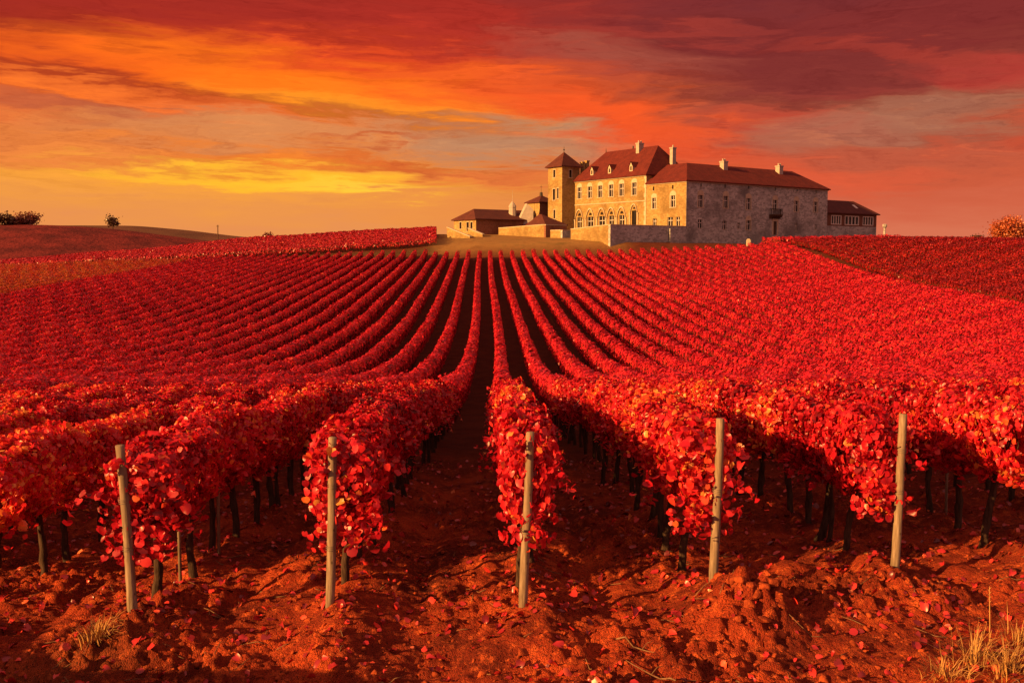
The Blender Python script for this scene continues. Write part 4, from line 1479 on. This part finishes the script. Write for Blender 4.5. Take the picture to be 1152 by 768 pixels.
ja, jb = frameW(632.5, 216)
wall_thing('short low sunlit wall between garden wall and terrace', [(ja + 4.2, jb), (ja + .61, jb)], [z_of(259.5, ja + 3, jb)] * 2, 1.0, .6)
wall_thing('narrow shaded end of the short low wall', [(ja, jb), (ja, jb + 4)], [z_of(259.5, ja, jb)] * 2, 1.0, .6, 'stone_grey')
ra, rb = frameW(529.7, 222)
wall_thing('sloping ramp wall descending before the service wing', [(ra + 9.8, rb), (ra + .3, rb)], [z_of(256, ra + 9.8, rb), z_of(266.5, ra, rb)], 2.0, .5)
ra, rb = frameW(543, 226)
wall_thing('ruined low wall at the corner of the service wing', [(ra + 6, rb), (ra, rb)], [z_of(257, ra + 6, rb), z_of(264, ra, rb)], 2.0, .5)

# marker stone and carved pillar on the crest
p = at(842, 274, 203); g = gz(p.x, 203)
mk = thing('marker_stone', (p.x, 203, g), 'small sunlit marker stone at the top of the vine rows', 'stone')
h = at(842, 268.5, 203).z - g
mb = MB()
prof = [(0, -.3, .42), (0, h * .75, .40), (0, h * .92, .30), (0, h, .12)]
rings = []
for _, z, w in prof:
    rings.append([(p.x - w, 203 - .22, g + z), (p.x + w, 203 - .22, g + z), (p.x + w, 203 + .22, g + z), (p.x - w, 203 + .22, g + z)])
for r0, r1 in zip(rings[:-1], rings[1:]):
    mb.hexa(r0, r1)
mb.build('slab', M['ashlar'], mk)
p = at(995, 266, 225); tz = at(995, 252, 225).z
pl = thing('stone_pillar', (p.x, 225, p.z - 1.5), 'slim carved stone pillar standing alone past the annex', 'pillar')
mb = MB(); B = Vector((p.x, 225, p.z - 1.5)); H = tz - B.z
mb.tube([B, B + Vector((0, 0, H * .3))], [.5, .42], 8); mb.tube([B + Vector((0, 0, H * .3)), B + Vector((0, 0, H * .78))], [.27, .24], 10)
mb.build('column', M['stone_grey'], pl)
mb = MB(); mb.tube([B + Vector((0, 0, H * .78)), B + Vector((0, 0, H * .86)), B + Vector((0, 0, H * .97)), B + Vector((0, 0, H))], [.25, .5, .55, .3], 8); mb.build('capital', M['stone_grey'], pl)

# ------------------------------------------------------------------ light
SUN = Vector((-.840, -.543, math.tan(R(17.0)))).normalized()
sl_ = bpy.data.lights.new('sun', 'SUN'); sl_.energy = 5.0; sl_.angle = R(.6); sl_.color = (1., .50, .15)
so = bpy.data.objects.new('sun', sl_); C.objects.link(so)
so.rotation_euler = SUN.to_track_quat('Z', 'Y').to_euler(); so.location = (-60, -30, 60)

world = bpy.data.worlds.new('World'); bpy.context.scene.world = world; world.use_nodes = True
t = NT(world.node_tree)
d = t.vm('NORMALIZE', t.coord('Generated'))
dx, dy, dz = t.sep(d)
AZ = t.m('MULTIPLY', t.m('ARCTAN2', dx, dy), 180 / math.pi)
EL = t.m('MULTIPLY', t.m('ARCSINE', dz), 180 / math.pi)


def sky_xy(px, py):
    r = ray(px, py).normalized()
    return math.degrees(math.atan2(r.x, r.y)), math.degrees(math.asin(r.z))


# two warps: a broad one and a stringy fine one
v = t.xyz(t.m('MULTIPLY', AZ, .055), t.m('MULTIPLY', EL, .22), 1.7)
w1 = t.sep(t.noise(v, 1.6, 5, .6, .6, 'Color'))
v2 = t.xyz(t.m('MULTIPLY', t.m('ADD', AZ, t.m('MULTIPLY', EL, 1.4)), .06), t.m('MULTIPLY', EL, .5), 5.2)
w2 = t.sep(t.noise(v2, 2.6, 7, .65, .3, 'Color'))
WA = t.m('ADD', AZ, t.m('MULTIPLY', t.m('SUBTRACT', w1[0], .5), 16))
WE = t.m('ADD', t.m('ADD', EL, t.m('MULTIPLY', t.m('SUBTRACT', w1[1], .5), 3.2)), t.m('MULTIPLY', t.m('SUBTRACT', w2[1], .5), 3.4))

e0, e1 = sky_xy(576, 275)[1], sky_xy(576, 0)[1]


def rampE(lst):
    hi = 30.
    st = [((sky_xy(576, y)[1] - 0) / hi, srgb(*c)) for y, c in lst]
    st = [(max(0, p), c) for p, c in st]
    return t.ramp(t.m('DIVIDE', WE, hi, clamp=True), st)


left = rampE([(268, (228, 142, 80)), (235, (233, 148, 72)), (205, (244, 158, 58)), (172, (226, 128, 62)), (140, (226, 112, 56)), (100, (238, 98, 34)), (60, (222, 72, 32)), (25, (176, 50, 36)), (-60, (140, 44, 40)), (-250, (96, 44, 48))])
right = rampE([(268, (212, 112, 80)), (235, (206, 98, 68)), (200, (198, 88, 58)), (165, (200, 80, 52)), (135, (176, 84, 58)), (100, (146, 62, 50)), (60, (130, 48, 44)), (20, (124, 46, 45)), (-60, (110, 46, 52)), (-250, (80, 44, 52))])
x0, x1 = sky_xy(420, 200)[0], sky_xy(860, 200)[0]
col = t.mix(t.mapr(WA, x0, x1), left, right)


def blob(col, px, py, rx, ry, c, op, slope=0., hard=1.4):
    a, e = sky_xy(px, py); k = 1 / 19.4
    da = t.m('MULTIPLY', t.m('SUBTRACT', WA, a), 1 / (rx * k))
    de = t.m('MULTIPLY', t.m('SUBTRACT', t.m('SUBTRACT', WE, e), t.m('MULTIPLY', t.m('SUBTRACT', WA, a), -slope)), 1 / (ry * k))
    r2 = t.m('MULTIPLY_ADD', da, da, t.m('MULTIPLY', de, de))
    m_ = t.m('MULTIPLY', t.m('POWER', t.m('SUBTRACT', 1.0, r2, clamp=True), hard), op)
    return t.mix(m_, col, srgb(*c))


B_ = [
    (60, 45, 270, 56, (138, 36, 30), .85, .05), (330, 12, 340, 34, (158, 42, 34), .7, .02), (560, 40, 260, 34, (176, 48, 38), .7, .12),
    (300, 90, 330, 48, (255, 112, 26), 1.0, .06), (360, 112, 200, 26, (255, 146, 36), .9, .10), (480, 122, 150, 20, (252, 128, 36), .8, .2),
    (650, 128, 240, 44, (240, 86, 36), .85, .18), (760, 165, 200, 34, (232, 84, 46), .6, .1),
    (110, 84, 230, 20, (150, 46, 32), .75, .16), (50, 100, 150, 9, (250, 118, 40), .8, .16), (90, 122, 190, 14, (170, 82, 58), .7, .1), (400, 130, 190, 11, (160, 62, 40), .85, .10),
    (300, 150, 260, 20, (216, 140, 84), .75, .0), (560, 160, 190, 26, (190, 132, 92), .85, .03), (430, 158, 60, 7, (200, 92, 46), .8, -.1),
    (60, 170, 150, 18, (240, 132, 62), .7, .0), (330, 178, 220, 13, (236, 122, 40), .8, .03), (460, 186, 110, 11, (206, 92, 44), .85, .15),
    (330, 199, 230, 18, (255, 184, 44), .95, .04), (400, 209, 110, 9, (255, 206, 70), .85, .05), (570, 196, 110, 18, (222, 108, 56), .8, -.02),
    (890, 80, 230, 74, (124, 46, 44), .8, .25), (1060, 20, 200, 36, (130, 46, 44), .7, .0), (690, 58, 150, 26, (162, 80, 64), .8, .06),
    (1030, 132, 190, 38, (164, 98, 72), .9, -.12), (1120, 84, 120, 26, (186, 60, 50), .75, .1), (900, 140, 130, 18, (196, 70, 50), .75, .1),
    (1000, 178, 220, 18, (186, 92, 66), .6, .02), (860, 205, 240, 20, (226, 88, 54), .6, .03),
    (580, 168, 150, 20, (186, 132, 98), .7, .03), (1010, 138, 150, 24, (172, 108, 84), .7, -.12),
    (1010, 58, 150, 13, (176, 62, 48), .65, .12), (770, 28, 170, 13, (172, 62, 50), .6, .06), (640, 80, 120, 12, (196, 80, 52), .6, .1), (930, 108, 110, 11, (150, 58, 50), .6, .1),
    (180, 78, 220, 20, (248, 98, 28), .8, .10), (60, 92, 120, 10, (246, 116, 44), .7, .12),
    (560, 240, 240, 24, (232, 138, 66), .6, 0),
]
for b_ in B_:
    col = blob(col, *b_[:6], b_[6])
# stringy light and dark filaments
v3 = t.xyz(t.m('MULTIPLY', t.m('ADD', WA, t.m('MULTIPLY', EL, 2.6)), .06), t.m('MULTIPLY', t.m('ADD', WE, t.m('MULTIPLY', AZ, .07)), .70), 9.)
fil = t.noise(v3, 2.2, 10, .66, .9)
upm = t.mapr(EL, 2.0, 6.0)
col = t.mix(t.m('MULTIPLY', t.mapr(fil, .48, .74), t.m('MULTIPLY', upm, .48)), col, t.mix(1.0, col, (.55, .40, .45), 'MULTIPLY'))
col = t.mix(t.m('MULTIPLY', t.mapr(fil, .48, .24), t.m('MULTIPLY', upm, .48)), col, t.mix(1.0, col, (1.40, 1.42, 1.15), 'MULTIPLY'))
v4 = t.xyz(t.m('MULTIPLY', t.m('SUBTRACT', WA, t.m('MULTIPLY', EL, .8)), .15), t.m('MULTIPLY', WE, .62), 3.)
puff = t.noise(v4, 3.0, 10, .66, .25)
col = t.mix(t.m('MULTIPLY', t.mapr(puff, .50, .72), t.m('MULTIPLY', upm, .42)), col, t.mix(1.0, col, (.66, .50, .55), 'MULTIPLY'))
col = t.mix(t.m('MULTIPLY', t.mapr(puff, .47, .28), t.m('MULTIPLY', upm, .42)), col, t.mix(1.0, col, (1.25, 1.32, 1.2), 'MULTIPLY'))
for b_ in [(330, 94, 270, 32, (255, 120, 22), .55, .09), (390, 120, 170, 16, (255, 160, 40), .42, .10), (330, 203, 190, 14, (255, 192, 48), .6, .05), (690, 132, 170, 24, (250, 88, 34), .5, .16)]:
    col = blob(col, *b_[:6], b_[6])
# away from the sunset the dome is a dusk sky
sky = t.n.new('ShaderNodeTexSky'); sky.sky_type = 'NISHITA'; sky.sun_disc = False
sky.sun_elevation = math.asin(SUN.z); sky.sun_rotation = math.atan2(SUN.x, SUN.y)
sk_c = t.mix(1.0, sky.outputs[0], (.045, .032, .030), 'MULTIPLY')
dusk = t.mix(.7, sk_c, (.84, .36, .29))
away = t.mapr(t.m('ABSOLUTE', AZ), 55, 120)
high = t.mapr(EL, 20, 50)
below = t.mapr(EL, -1, -6)
col = t.mix(t.m('MAXIMUM', away, high), col, dusk)
col = t.mix(below, col, (.05, .02, .015))
col = t.mix(1.0, col, tuple([10.6 * 2 ** -EXPO] * 3), 'MULTIPLY')
bg = t.n.new('ShaderNodeBackground'); bg.inputs[1].default_value = .1
t.l.new(col, bg.inputs[0])
wo = t.n.new('ShaderNodeOutputWorld'); t.l.new(bg.outputs[0], wo.inputs[0])

# ------------------------------------------------------------------ render settings
sc = bpy.context.scene
sc.render.engine = 'CYCLES'
sc.view_settings.view_transform = 'Standard'
sc.view_settings.look = 'None'
sc.view_settings.exposure = EXPO
sc.view_settings.gamma = 1
sc.cycles.max_bounces = 6
sc.cycles.diffuse_bounces = 3
sc.cycles.glossy_bounces = 2
sc.cycles.transmission_bounces = 3
sc.cycles.use_denoising = True
sc.cycles.sample_clamp_indirect = 4
sc.cycles.sample_clamp_direct = 6
sc.render.film_transparent = False
